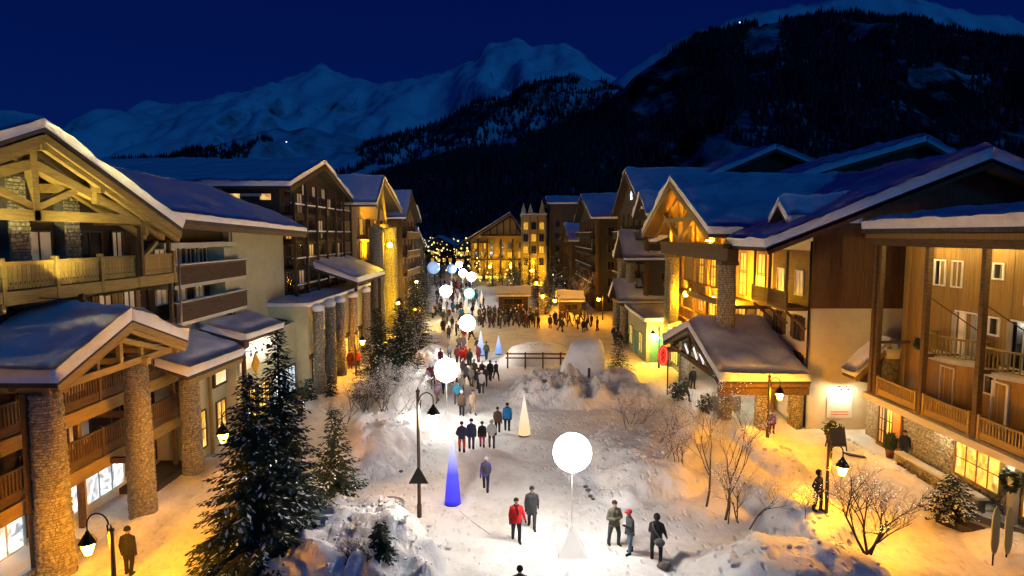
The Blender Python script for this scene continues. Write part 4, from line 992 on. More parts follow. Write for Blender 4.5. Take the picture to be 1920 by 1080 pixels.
# cross gable
gable_roof(ho, 'X', 13.6, 28.5, 42.6, 64.6, 12.35, 16.95, snow=0.62, th=0.22, peak=53.6, seed=71, ends=(True, False))
FH = Face(ho, '-X', 18.6)
mm = MB(); mm.prism([(43.6, 11.4), (63.6, 11.4), (63.6, 12.3), (53.6, 16.3), (43.6, 12.3)], 'X', 16.6, 18.6); part('gable_wall', mm, LARCH, ho)
for ye in (42.7, 64.5):
    stem(ho, 'barge_board', BEAM, ((13.65, 53.6, 16.62), (13.65, ye, 12.1), 0.12, 0.40)); stem(ho, 'rafter', BEAM, ((15.0, 53.6, 16.4), (15.0, ye, 11.95), 0.24, 0.3), ((16.3, 53.6, 16.4), (16.3, ye, 11.95), 0.24, 0.3))
stem(ho, 'truss_post', BEAM, ((14.6, 53.6, 11.6), (14.6, 53.6, 16.3), 0.35, 0.35)); stem(ho, 'truss_tie', BEAM, ((14.6, 48.6, 13.6), (14.6, 58.8, 13.6), 0.32, 0.36))
for s in (-1, 1): stem(ho, 'strut', BEAM, ((14.6, 53.6 + s * 0.2, 11.9), (14.6, 53.6 + s * 5.4, 14.2), 0.3, 0.3), ((14.6, 53.6 + s * 3.0, 11.5), (14.6, 53.6 + s * 3.0, 14.9), 0.25, 0.25))
for y in (47.0, 49.8, 57.4, 60.2): stem(ho, 'upright', WOODM, ((16.55, y, 11.5), (16.55, y, 13.0), 0.25, 0.25))
stem(ho, 'lintel_beam', WOODM, ((14.9, 41.4, 10.9), (14.9, 60.0, 10.9), 0.75, 0.85), ((14.9, 41.9, 11.5), (14.9, 59.6, 11.5), 1.1, 0.28))
stone_column(ho, 14.95, 42.6, 0.62, 0.55, 2.6, 10.45, 81, 0.24, 0.14); stone_column(ho, 14.95, 57.2, 0.66, 0.6, -0.1, 10.45, 82, 0.26, 0.15)
for y, s in ((42.6, 1), (57.2, -1)): mm = MB(); mm.box(14.35, 15.55, y - 0.65, y + 0.65, 10.2, 10.46); part('capital', mm, WOODM, ho)
mm = MB(); FH.box(mm, 43.9, 66, 0.0, 0.05, 0.3, 11.35); part('ochre_wall', mm, AMB, ho)
for zf in (4.6, 7.2):
    mm = MB(); FH.box(mm, 44.0, 64.0, 0.05, 2.6, zf - 0.25, zf); part('balcony_floor', mm, WOODM, ho)
    railing(FH, 44.0, 64.0, 2.55, zf, 1.0, LARCH, 0.26, 0.09, 2.9, False)
    stem(ho, 'front_beam', WOODM if zf > 5 else BEAM, (FH.pt(44, 2.72, zf - 0.12), FH.pt(64, 2.72, zf - 0.12), 0.16, 0.42))
    for u in (45.4, 49.0, 52.6, 56.2, 59.8): window(FH, u, zf + 1.25, 1.4, 1.9, LITY if (u > 50) == (zf > 5) else LITD, LARCH, 2, 2, 0.05, 'balcony_door')
for u in (45.4, 49.0, 52.6, 56.2, 59.8): window(FH, u, 10.1, 1.3, 1.5, LITY if u > 52 else LITD, LARCH, 2, 1, 0.05)
for u in (46.8, 50.6, 54.4, 58.2): stem(ho, 'upright', LARCH, (FH.pt(u, 2.4, 4.6), FH.pt(u, 2.4, 10.4), 0.22, 0.22))
for u in (48.2, 52.0, 55.6): stem(ho, 'gable_upright', LARCH, (FH.pt(u, 2.03, 11.5), FH.pt(u, 2.03, 15.2 - abs(u - 53.6) * 0.42), 0.3, 0.16))
# bay at the corner with loggias, shutters
for zf in (7.75,):
    mm = MB(); FH.box(mm, 38.0, 43.6, 0.02, 1.5, zf - 0.2, zf); part('balcony_floor', mm, WOODM, ho); railing(FH, 38.1, 43.6, 1.45, zf, 1.0, WOODM, 0.16, 0.08, 2.7, True)
    for y in (38.3, 40.9, 43.4): stem(ho, 'brace', WOODM, (FH.pt(y, 0.1, zf - 1.4), FH.pt(y, 1.4, zf - 0.25), 0.14, 0.16)); stem(ho, 'balcony_post', WOODM, (FH.pt(y, 1.4, zf), FH.pt(y, 1.4, 11.3), 0.14, 0.14))
for u, z, pm in ((39.5, 9.2, LITD), (42.2, 9.2, LITD), (39.5, 6.3, GLASS), (42.2, 6.3, GLASS), (39.5, 3.9, GLASS), (42.2, 3.9, GLASS)):
    window(FH, u, z, 1.0, 1.5, pm, WHITE if z > 8 else WOODM, 2); 
    if z < 8: shutters(FH, u, z, 0.9, 1.5, WOODM)
mm = MB(); FH.box(mm, 38.0, 43.7, 0.02, 1.2, 2.75, 2.95); part('balcony_floor', mm, WOODM, ho); railing(FH, 38.1, 43.7, 1.15, 2.95, 0.95, WOODM, 0.16, 0.08, 2.8, True)
mm = MB(); FH.box(mm, 38.02, 43.6, 0.0, 0.03, 7.8, 11.3); part('bay_cladding', mm, WOODM, ho)
mm = MB(); mm.tube([(18.45, 37.85, 0.2), (18.45, 37.85, 11.9)], 0.07, 8); part('downpipe', mm, METAL, ho, True)
# dormer
gable_roof(ho, 'X', 16.9, 21.5, 37.9, 40.7, 13.0, 14.15, snow=0.7, th=0.12, seed=73, ends=(True, False))
mm = MB(); mm.prism([(38.2, 12.2), (40.4, 12.2), (40.4, 13.1), (39.3, 13.85), (38.2, 13.1)], 'X', 17.5, 21); part('dormer_wall', mm, WOODM, ho)
# balls of light on the facade
for (x, y, z) in ((16.7, 46.6, 7.75), (15.9, 55.8, 6.9)):
    mm = MB(); mm.ball((x, y, z), 0.20, 12, 8); a = part('globe_lamp', mm, FLOOD_Y if False else FLOOD_O, ho, True); mm = MB(); mm.tube([(x, y, z - 0.19), (x, y, z - 0.5)], 0.03, 6); part('lamp_stem', mm, METAL, a)
for (x, y, z) in ((15.3, 47.2, 11.78), (15.3, 56.0, 11.78), (16.4, 51.5, 11.78)):  # upturned lamps added to brighten the underside of the cross gable
    mm = MB(); mm.box(x - 0.14, x + 0.14, y - 0.2, y + 0.2, z - 0.1, z); a = part('added_floodlight', mm, METAL, ho); mm = MB(); mm.box(x - 0.11, x + 0.11, y - 0.17, y + 0.17, z + 0.001, z + 0.03); part('lens', mm, FLOOD_O, a)
for (x, y, z) in ((16.2, 45.6, 4.62), (16.2, 52.6, 4.62), (16.2, 59.0, 4.62), (16.25, 49.2, 7.22), (16.25, 56.0, 7.22)):  # gallery floor lamps added to brighten the amber front
    mm = MB(); mm.box(x - 0.1, x + 0.1, y - 0.15, y + 0.15, z, z + 0.08); a = part('added_uplight', mm, METAL, ho); mm = MB(); mm.box(x - 0.08, x + 0.08, y - 0.12, y + 0.12, z + 0.081, z + 0.10); part('lens', mm, FLOOD_O, a)
# lit sign on the pale gable wall, and passage arch at the corner
mm = MB(); FB.box(mm, 19.9, 21.5, 0.02, 0.06, 0.75, 2.1); sg = part('wall_sign', mm, WHITE, ho)
for i in range(2):
    mm = MB(); FB.box(mm, 20.15, 21.25, 0.061, 0.07, 0.95 + i * 0.16, 1.02 + i * 0.16); part('sign_line', mm, surf('faded_red%d' % i, (0.6, 0.2, 0.16)), sg)
for i in range(2):
    mm = MB(); x = 20.5 + i * 0.42; mm.tube([(x, 37.95, 2.72), (x, 37.6, 2.86), (x, 37.45, 2.70)], 0.03, 6); a = part('sign_lamp', mm, METAL, ho)
    mm = MB(); mm.ball((x, 37.45, 2.6), 0.06, 8, 6); part('bulb', mm, FLOOD_W, a, True); mm = MB(); mm.lathe([(0.04, 0.12), (0.12, 0.0)], (x, 37.45, 2.62), 10); part('lamp_shade', mm, METAL, a)
for y in (38.35, 42.6): stone_column(ho, 18.1, y, 0.42, 0.40, -0.1, 2.7, int(90 + y), 0.22, 0.13)
mm = MB(); FH.box(mm, 39.0, 42.0, -0.01, 0.04, 0.1, 2.6); part('passage', mm, LITD, ho)

# porch roof of the hotel
hp = thing('porch', 'gabled hotel porch with smooth snow roof and iron sign side, right of the plaza', 'porch', (15.5, 44, 0))
gable_roof(hp, 'X', 12.7, 18.3, 36.9, 51.0, 3.35, 5.65, snow=0.68, th=0.18, peak=44.0, seed=77)
for ye in (37.0, 50.9):
    stem(hp, 'barge_board', WOODM, ((12.75, 44, 5.44), (12.75, ye, 3.14), 0.1, 0.3)); stem(hp, 'rafter', WOODM, ((13.6, 44, 5.36), (13.6, ye, 3.06), 0.18, 0.22), ((15.6, 44, 5.36), (15.6, ye, 3.06), 0.18, 0.22))
stem(hp, 'tie_beam', WOODM, ((13.4, 37.2, 3.02), (13.4, 50.8, 3.02), 0.26, 0.32)); stem(hp, 'wall_plate', WOODM, ((12.8, 37.4, 2.62), (18.4, 37.4, 2.62), 0.3, 0.42), ((12.8, 37.1, 3.05), (18.3, 37.1, 3.05), 0.2, 0.2), ((12.8, 50.4, 2.8), (18.4, 50.4, 2.8), 0.3, 0.4))
for y in (40.0, 42.7, 45.4, 48.0): stem(hp, 'truss_upright', WOODM, ((13.3, y, 3.1), (13.3, y, 5.3 - abs(y - 44) * 0.34), 0.18, 0.18))
for i, (y, s) in enumerate(((41.5, 0.5), (43.0, 0.62), (45.2, 0.5))):
    mm = MB(); mm.beam((13.15, y, 3.5), (13.15, y + 0.9, 3.5 + s), 0.05, 0.22); part('lit_slot', mm, glow('pale_light%d' % i, (0.85, 0.92, 1.0), 0.9), hp)
for i, (x, y) in enumerate(((14.3, 40.4), (15.9, 38.2), (14.0, 49.0))): stone_column(hp, x, y, 0.42, 0.40, -0.1, 2.55, 84 + i, 0.24, 0.14)
mm = MB(); mm.box(13.2, 16.0, 42.0, 42.15, 0, 1.05); part('snow_fence', mm, PLASTW, hp)
mm = MB(); mm.ball((14.6, 46.4, 3.1), 0.10, 10, 6); part('globe_lamp', mm, LAMP_W, hp, True); mm = MB(); mm.ball((15.4, 42.6, 2.45), 0.08, 10, 6); part('globe_lamp', mm, FLOOD_W, hp, True)

sg = thing('oval_sign', 'red oval sign with white outline and dark centre mark left of the hotel porch', 'sign', (11.8, 46.3, 3.0))
mm = MB(); pr = [(11.55 + 0.36 * math.cos(t) * 1.0, 3.1 + 0.80 * math.sin(t)) for t in np.linspace(0, 2 * math.pi, 28, endpoint=False)]
mm.prism(pr, 'Y', 46.2, 46.32); part('sign_plate', mm, NEONR, sg)
mm = MB(); q = [(11.55 + 0.25 * math.cos(t), 46.18, 3.1 + 0.62 * math.sin(t)) for t in np.linspace(0, 2 * math.pi, 24)]; mm.tube(q, 0.022, 5, False); part('sign_outline', mm, WHITE, sg)
mm = MB(); mm.prism([(11.45, 2.75), (11.63, 2.95), (11.47, 3.15), (11.65, 3.4), (11.55, 3.45), (11.40, 3.15), (11.54, 2.95), (11.40, 2.80)], 'Y', 46.17, 46.199); part('sign_mark', mm, CL['black'], sg)
mm = MB(); mm.tube([(11.93, 46.26, 0), (11.93, 46.26, 3.4)], 0.05, 8); part('sign_post', mm, METAL, sg)

gs = thing('shop_hut', 'low plastered shop glowing green by its doorway under snow', 'shop', (15, 60, 0))
mm = MB(); mm.box(12.9, 18.55, 58.2, 67.5, 0, 4.0); mm.box(14.9, 18.55, 52.5, 58.2, 0, 3.4); part('wall', mm, PLAST, gs)
sn = MB(); snow_sheet(sn, (12.6, 58, 4.0), (18.5, 58, 4.0), (18.5, 67.8, 4.2), (12.6, 67.8, 4.2), 0.45, (True,) * 4, 91); snow_sheet(sn, (14.6, 52.2, 3.4), (18.5, 52.2, 3.4), (18.5, 58.0, 3.6), (14.6, 58.0, 3.6), 0.45, (True,) * 4, 92); part('roof_snow', sn, SNOW, gs, True)
F = Face(gs, '-X', 12.9)
for u in (60.5, 65.5): window(F, u, 1.6, 1.7, 1.9, LITS, GREENW, 2, 2)
mm = MB(); F.box(mm, 62.2, 63.6, 0.0, 0.06, 0.05, 2.4); part('door', mm, GREENW, gs)
F = Face(gs, '-X', 14.9); window(F, 55.4, 1.5, 2.4, 1.8, LITD, GREENW, 3, 1, 0, 'shop_window'); mm = MB(); F.box(mm, 52.5, 58.1, 0.02, 0.5, 2.7, 3.0); part('green_fascia', mm, GREENW, gs)
F = Face(gs, '-Y', 58.2); mm = MB(); F.box(mm, 13.2, 14.7, 0.01, 0.06, 0.1, 2.3); part('doorway', mm, GREENW, gs)
mm = MB(); mm.ball((13.7, 57.5, 2.55), 0.20, 12, 8); part('green_lamp', mm, LAMP_G, gs, True)

# ------------------------------------------------------------------ generic houses further off
def house(name, label, x0, x1, y0, y1, ze, za, ridge, face, at, wall, rows, cols, lit, litm, peak=None, seed=1, snow=0.4, fm=WOODM, balcony=False, group=None, cat='house', front=None, ww=1.0, wh=1.3, ov=0.9, beams=None):
    t = thing(name, label, cat, ((x0 + x1) / 2, (y0 + y1) / 2, 0), group)
    rr = random.Random(seed); mm = MB()
    if ridge == 'X':
        c = peak or (y0 + y1) / 2; mm.prism([(y0, 0), (y1, 0), (y1, ze - 0.1), (c, za - 0.35), (y0, ze - 0.1)], 'X', x0, x1)
    else:
        c = peak or (x0 + x1) / 2; mm.prism([(x0, 0), (x1, 0), (x1, ze - 0.1), (c, za - 0.35), (x0, ze - 0.1)], 'Y', y0, y1)
    part('wall', mm, wall, t)
    k = 0.0
    gable_roof(t, ridge, x0 - ov, x1 + ov, y0 - ov, y1 + ov, ze - ov * 0.35, za, snow, 0.2, c, seed)
    Fc = Face(t, face, at)
    a, b2 = (y0, y1) if face != '-Y' else (x0, x1)
    for r, z in enumerate(rows):
        for i in range(cols):
            u = a + (b2 - a) * (i + 0.5) / cols
            window(Fc, u, z, ww, wh, litm if rr.random() < lit else GLASS, fm, 2)
        if balcony and r:
            mb2 = MB(); Fc.box(mb2, a + 0.4, b2 - 0.4, 0, 1.0, z - 1.15, z - 1.0); part('balcony_floor', mb2, wall, t)
            railing(Fc, a + 0.4, b2 - 0.4, 0.95, z - 1.0, 0.85, wall, 0.4, 0.1, 4, False, 0.1)
    if ridge == 'X':                                          # the end wall that looks down the street towards us
        Fe = Face(t, '-Y', y0); sg_ = 1 if face == '-X' else -1; xe = x0 if face == '-X' else x1
        for z in rows:
            if z < ze - 1.2:
                for q in (2.2, 5.2, 8.2): window(Fe, xe + sg_ * q, z, ww, wh, litm if rr.random() < lit * 0.6 else GLASS, fm, 2)
        for q in (0.15, 3.7, 6.7): stem(t, 'upright', WOODM, (Fe.pt(xe + sg_ * q, 0.10, 0.2), Fe.pt(xe + sg_ * q, 0.10, ze - 0.6), 0.26, 0.2))
        for i in range(cols + 1): stem(t, 'upright', WOODM, (Fc.pt(a + (b2 - a) * i / cols, 0.12, 0.2), Fc.pt(a + (b2 - a) * i / cols, 0.12, ze - 0.5), 0.26, 0.22))
    for s in (0, 1):
        bm2 = beams or WOODM
        if ridge == 'X':
            xx = x1 + ov + 0.06 if face == '+X' else x0 - ov - 0.06; yy = (y0 - ov, y1 + ov)[s]
            stem(t, 'barge_board', bm2, ((xx, c, za - 0.2), (xx, yy, ze - ov * 0.35 - 0.2), 0.1, 0.34))
        else:
            stem(t, 'barge_board', bm2, ((c, y0 - ov - 0.06, za - 0.2), ((x0 - ov, x1 + ov)[s], y0 - ov - 0.06, ze - ov * 0.35 - 0.2), 0.1, 0.34))
    return t, Fc
RW = (2.0, 4.7, 7.4, 10.1, 12.8)
# right row
t, F = house('gabled_house', 'dark steep gabled house with lit star in the gable behind the amber hotel', 15.0, 34, 68.5, 86, 15.4, 20.2, 'X', '-X', 15.0, GREYD, RW, 5, 0.15, LITD, 77.6, 101, 0.45, WOODM, True)
mm = MB(); c = Vector((14.85, 77.0, 17.3))
for k in range(3):
    a = math.pi * k / 3; d = Vector((0, math.cos(a), math.sin(a))) * 0.75; mm.beam(c - d, c + d, 0.07, 0.07, (1, 0, 0))
part('lit_star', mm, FAIRYW, t)
gable_roof(t, 'X', 13.6, 20, 62.5, 69.5, 14.2, 16.6, 0.4, 0.2, 66, 102)
for nm, lb, x, yc, hw, ze, za, sd in (('upper_porch', 'upper grey roofed gable porch with blue white lit star, dark house', 12.4, 71.4, 3.6, 9.5, 12.5, 103), ('lower_porch', 'small street level gable porch with blue lit star, dark house', 11.8, 71.2, 3.3, 4.7, 6.8, 105)):
    q = thing(nm, lb, 'porch', (x, yc, 0)); gable_roof(q, 'X', x, 17.5, yc - hw, yc + hw, ze, za, 0.4, 0.18, yc, sd)
    stem(q, 'tie_beam', WOODM, ((x + 0.5, yc - hw + 0.4, ze - 0.2), (x + 0.5, yc + hw - 0.4, ze - 0.2), 0.3, 0.35))
    mm = MB(); mm.prism([(yc - hw + 0.6, ze - 0.2), (yc + hw - 0.6, ze - 0.2), (yc, za - 0.4)], 'X', x + 1.0, x + 1.2); part('gable_panel', mm, WOODD, q)
    mm = MB(); c = Vector((x + 0.8, yc - 0.2, ze + (za - ze) * 0.32))
    for k in range(4):
        a = math.pi * k / 4; d = Vector((0, math.cos(a), math.sin(a))) * 0.62; mm.beam(c - d, c + d, 0.06, 0.06, (1, 0, 0))
    part('lit_star', mm, FAIRYW, q)
    for s in (-1, 1): stone_column(q, x + 0.9, yc + s * (hw - 0.9), 0.5, 0.45, 0 if ze < 6 else 6.9, ze - 0.35, sd + s, 0.3, 0.18)
house('narrow_house', 'narrow dark gabled house with white gable edge and blue roof at mid street', 13.6, 30, 98, 122, 15.2, 19.3, 'X', '-X', 13.6, GREYD, RW, 6, 0.16, LITD, 112, 107, 0.45, WOODM, True, None, 'house', ov=1.2)
house('brown_house', 'brown house with small snowy porch gable between dark house and yellow tower', 12.4, 30, 126, 146, 11.2, 14.6, 'X', '-X', 12.4, WOODM, RW[:4], 5, 0.2, LITD, None, 109, 0.45, WOODM)
house('tall_brown_house', 'tall brown flat topped house behind the yellow tower', 9.5, 22, 150, 166, 20.0, 21.6, 'X', '-Y', 150, WOODM, (6, 9, 12, 15), 4, 0.15, LITD, None, 111, 0.5, WOODM)
# yellow tower with three pointed gablets
tw = thing('yellow_tower', 'yellow floodlit tower house with three pointed snowy gablets', 'tower', (5.2, 160, 0))
mm = MB(); mm.box(2.4, 8.6, 156, 166, 0, 17.2); part('wall', mm, AMB, tw)
F = Face(tw, '-Y', 156)
for r, z in enumerate((5.5, 8.5, 11.5, 14.5)):
    for i in range(3): window(F, 3.5 + i * 2, z, 1.1, 1.8, LITY if (i + r) % 2 else GLASS, WOODM)
for x, zz in ((2.9, 20.4), (4.7, 20.2), (7.6, 21.3)):
    mm = MB(); mm.add([(x - 0.95, 155.6, 17.0), (x + 0.95, 155.6, 17.0), (x + 0.95, 157.6, 17.0), (x - 0.95, 157.6, 17.0), (x, 156.6, zz)], [(0, 1, 4), (1, 2, 4), (2, 3, 4), (3, 0, 4), (3, 2, 1, 0)]); part('pointed_gablet', mm, PLAST, tw)
for i in range(4): stem(tw, 'upright', BEAM, (F.pt(2.6 + i * 1.95, 0.15, 3), F.pt(2.6 + i * 1.95, 0.15, 17), 0.35, 0.35))
sn = MB(); snow_sheet(sn, (2.2, 155.7, 17.21), (8.8, 155.7, 17.21), (8.8, 166, 17.21), (2.2, 166, 17.21), 0.5, (True,) * 4, 113); part('roof_snow', sn, SNOW, tw, True)
# yellow gable chalet that closes the street
yg, F = house('yellow_chalet', 'yellow floodlit chalet with dark trussed gable closing the end of the street', -12.6, 3.4, 186, 206, 11.0, 18.9, 'Y', '-Y', 186, AMB, (3.0, 6.2, 9.0), 6, 0.6, LITY, -0.6, 115, 0.35, WOODM, False, None, 'chalet', ww=1.3, wh=1.8, ov=1.4)
stem(yg, 'tie_beam', WOODD, ((-9.5, 185.2, 12.2), (3.8, 185.2, 12.2), 0.5, 0.6)); stem(yg, 'tie_beam', WOODD, ((-11.5, 185.2, 10.0), (-6.5, 185.2, 10.0), 0.4, 0.5))
for x in (-6.5, -4.5, -2.5, -0.6, 1.3): stem(yg, 'gable_upright', WOODD, ((x, 185.3, 12.3), (x, 185.3, 17.6 - abs(x + 0.6) * 0.62), 0.35, 0.35))
for x in (-11.8, -8.8, -5.4, -1.6, 1.6): stem(yg, 'upright', BEAM, ((x, 185.5, 0), (x, 185.5, 10.4), 0.7, 0.5))
for x in (-10.2, -7.4, -3.4, 0.2, 2.9): stem(yg, 'dark_upright', WOODD, ((x, 185.4, 0), (x, 185.4, 11.0), 0.55, 0.5))
stem(yg, 'floor_band', WOODD, ((-12.5, 185.3, 4.8), (3.3, 185.3, 4.8), 0.4, 0.5))
for s in (-1, 1): stem(yg, 'gable_brace', WOODD, ((-0.6, 185.3, 17.8), (-0.6 + s * 8.2, 185.3, 12.5), 0.4, 0.5))
# left row beyond the yellow house
house('gabled_house', 'ochre lit house with sharp gable past the balcony house on the left', -34, -15.6, 86, 98, 14.8, 18.4, 'X', '+X', -15.6, LARCH, RW, 4, 0.3, LITY, 90.0, 121, 0.4, WOODM, True, ov=1.0)
far = [(-40, -17.5, 101, 116, 10.5, 13.2, 'dark low snow roofed house next past the ochre gabled house', WOODD), (-44, -20, 120, 138, 9.5, 12.5, 'dim timber house on the left before the street bends', WOODM), (-52, -26, 145, 165, 9.0, 11.6, 'second to last house on the left with dim lit windows', WOODD),
       (-58, -33, 175, 200, 9.0, 12.0, 'farthest house on the left side of the street', WOODM)]
for i, (x0, x1, y0, y1, ze, za, lb, wm) in enumerate(far): house('timber_house', lb, x0, x1, y0, y1, ze, za, 'X', '+X', x1, wm, RW[:3], 5, 0.4, LITW, None, 130 + i, 0.4, group='far houses on the left')
for i, (x0, x1, y0, y1, ze, za, lb) in enumerate([(-36, -24, 250, 268, 8, 11.5, 'small lit house far off at the street end, left one'), (-22, -13.5, 240, 255, 7.5, 10.5, 'small amber house far off beside the yellow chalet'), (-62, -46, 300, 320, 9, 13, 'most distant house at the bend of the valley road')]):
    house('distant_house', lb, x0, x1, y0, y1, ze, za, 'Y', '-Y', y0, LARCH, (2, 5), 5, 0.7, LITY, None, 140 + i, 0.4, group='distant houses at the street end', ww=1.2, wh=1.5)
# dark gables above the hotel roof
house('back_chalet', 'dark back chalet with blue snow gable behind the hotel roof', 23.5, 41, 76, 95, 18.9, 22.6, 'Y', '-Y', 76, WOODD, (12, 15), 3, 0.0, LITD, 31.8, 151, 0.75, WOODD, ov=1.0)
house('back_chalet', 'dark back chalet with pale snow roof edge right above the hotel ridge', 29.5, 46, 62, 80, 18.2, 21.4, 'Y', '-Y', 62, WOODD, (12, 15), 3, 0.0, LITD, 40.5, 153, 0.8, WOODD, ov=1.0)
# ------------------------------------------------------------------ conifers
def spruce(label, x, y, h, rad, seed, snowy=0.25, group='snowy fir trees', name='fir_tree', dens=1.0, z=None, bulbs=0, bare=0.06):
    rs = np.random.RandomState(seed); z0 = gz(x, y) - 0.1 if z is None else z
    t = thing(name, label, 'tree', (x, y, z0), group)
    mm = MB(); mm.tube([(0, 0, 0), (0.02 * h * 0.2, 0, h * 0.5), (0, 0, h * 0.985)], [h * 0.020, h * 0.012, h * 0.002], 8); lpart('trunk', mm, BARK, t, True)
    V = []; S = []; Bu = []; limbs = MB()
    L = int(h * 5.6 * dens); 
    for k in range(L):
        f = bare + (0.985 - bare) * (k / L) ** 1.05
        nb = max(4, int((9 - 4 * f)))
        for i in range(nb):
            az = 2 * math.pi * (i / nb + rs.rand() * 0.16) + k * 2.4
            ln = rad * (1 - f) ** 0.82 * rs.uniform(0.68, 1.14) + 0.10
            droop = 0.36 * (1 - f) - 0.10 + rs.uniform(-0.10, 0.10); up = 0.30 * rs.rand()
            ca, sa = math.cos(az), math.sin(az); zb = h * f
            steps = max(3, int(ln / (0.16 / dens)))
            if ln > rad * 0.4 and k % 2 == 0:
                limbs.tube([(0, 0, zb), (ca * ln * 0.8, sa * ln * 0.8, zb - ln * 0.8 * droop + up * ln * 0.3)], [0.018, 0.006], 4, False)
            for s in range(steps):
                q = (s + 0.6) / steps; r = ln * q
                pz = zb - droop * r + up * ln * q * q * 0.5
                wd = (0.10 + 0.34 * ln * (1 - abs(q - 0.35)) * 0.5)
                for sd in (-1, 1, 0):
                    a2 = az + sd * rs.uniform(0.5, 1.0); l2 = wd * rs.uniform(0.7, 1.25) if sd else 0.22
                    dx, dy = math.cos(a2), math.sin(a2); dz = -0.16 - 0.35 * rs.rand()
                    p = np.array([ca * r + rs.uniform(-.03, .03), sa * r + rs.uniform(-.03, .03), pz + rs.uniform(-.04, .04)])
                    d = np.array([dx, dy, dz]) * l2; wv = np.array([-dy, dx, rs.uniform(-0.5, 0.5)]) * (0.035 + 0.05 * l2)
                    V.append((p, p + d * 0.5 + wv, p + d, p + d * 0.5 - wv))
                    if rs.rand() < snowy * (0.25 + 0.9 * q) and sd:
                        o = np.array([0, 0, 0.035]); S.append((p + o, p + d * 0.5 + wv * 0.9 + o, p + d * 0.92 + o, p + d * 0.5 - wv * 0.9 + o))
                if bulbs and rs.rand() < bulbs and q > 0.6: Bu.append((ca * r, sa * r, pz - 0.05))
    def quads(nm, Q, mat, kind=None):
        if not Q: return
        co = np.array(Q).reshape(-1, 3); n4 = len(Q)
        me = bpy.data.meshes.new(nm); me.vertices.add(n4 * 4); me.vertices.foreach_set('co', co.ravel())
        idx = np.arange(n4 * 4, dtype=np.int32); me.loops.add(n4 * 4); me.loops.foreach_set('vertex_index', idx)
        me.polygons.add(n4); me.polygons.foreach_set('loop_start', np.arange(0, n4 * 4, 4, dtype=np.int32)); me.polygons.foreach_set('loop_total', np.full(n4, 4, np.int32))
        me.materials.append(mat); me.update(calc_edges=True)
        o = bpy.data.objects.new(nm, me); o.parent = t; link(o)
        if kind: o['kind'] = kind
    quads('crown', V, NEEDLE); quads('crown_snow', S, SNOW, 'stuff')
    lpart('limbs', limbs, BARK, t)
    if Bu:
        mm = MB()
        for p in Bu: mm.ball(p, 0.028, 5, 3)
        lpart('fairy_lights', mm, FAIRYW, t, kind='stuff')
    return t
spruce('tallest dark fir with snow flecks and tiny lights in the left foreground', -9.25, 21.2, 7.7, 2.25, 1, 0.17, None, 'fir_tree', 1.6, bulbs=0.022)
spruce('second dark fir just behind the tallest left foreground fir', -8.75, 22.6, 7.7, 1.75, 2, 0.15, None, 'fir_tree', 1.45, bulbs=0.010)
spruce('small lone fir on the snow bank between orange walkway and pink bank', -8.45, 28.4, 4.3, 1.35, 3, 0.10, None, 'fir_tree', 1.25, bulbs=0.008)
spruce('tall fir left of the plaza with bare shrubs at its foot', -10.0, 45.2, 7.0, 2.1, 4, 0.13, None, dens=1.3)
spruce('bushy fir right beside the tall plaza fir', -8.7, 47.2, 6.6, 2.0, 5, 0.13, None, dens=1.3)
spruce('fir farther up the left side of the street with lights', -9.7, 62.0, 8.0, 2.3, 6, 0.20, None, bulbs=0.02)
spruce('fir with warm lights beyond the left plaza firs', -11.4, 70.0, 7.6, 2.2, 7, 0.20, None, bulbs=0.03)
spruce('snow dusted fir at right end of the icy mound', 9.3, 52.9, 3.6, 1.45, 8, 0.40, None, bulbs=0.012)
spruce('little snow laden fir in the dark bed by the shop windows', 18.9, 25.5, 1.7, 1.05, 9, 0.65, None, 'fir_tree', 2.0, z=0.35)
spruce('tiny fir at the foot of the front stone pillar', -13.9, 46.2, 1.7, 0.55, 10, 0.2, None, 'fir_tree', 1.6)
spruce('tiny frosted fir in the cold shop light', -15.2, 45.0, 1.8, 0.6, 12, 0.5, None, 'fir_tree', 1.6)
spruce('young fir half sunk in the boulder snow mound', -4.55, 20.4, 1.3, 0.42, 13, 0.1, None, 'fir_tree', 2.0)
for i, (x, y, h, lb) in enumerate(((-13.5, 92, 7.5, 'fir by the left houses past the lamp pier'), (-15.5, 108, 8, 'far fir on the left of the distant street'), (4.5, 118, 8, 'far fir right of the distant crowd'), (9.5, 108, 7, 'far fir by the narrow dark house'), (0.5, 140, 9, 'far fir before the yellow chalet'), (5.5, 135, 8, 'far fir before the yellow tower'), (-19, 150, 8, 'far fir at the left bend of the street'))):
    spruce(lb, x, y, h, 2.0, 20 + i, 0.3, 'far fir trees', dens=0.6, bulbs=0.05)

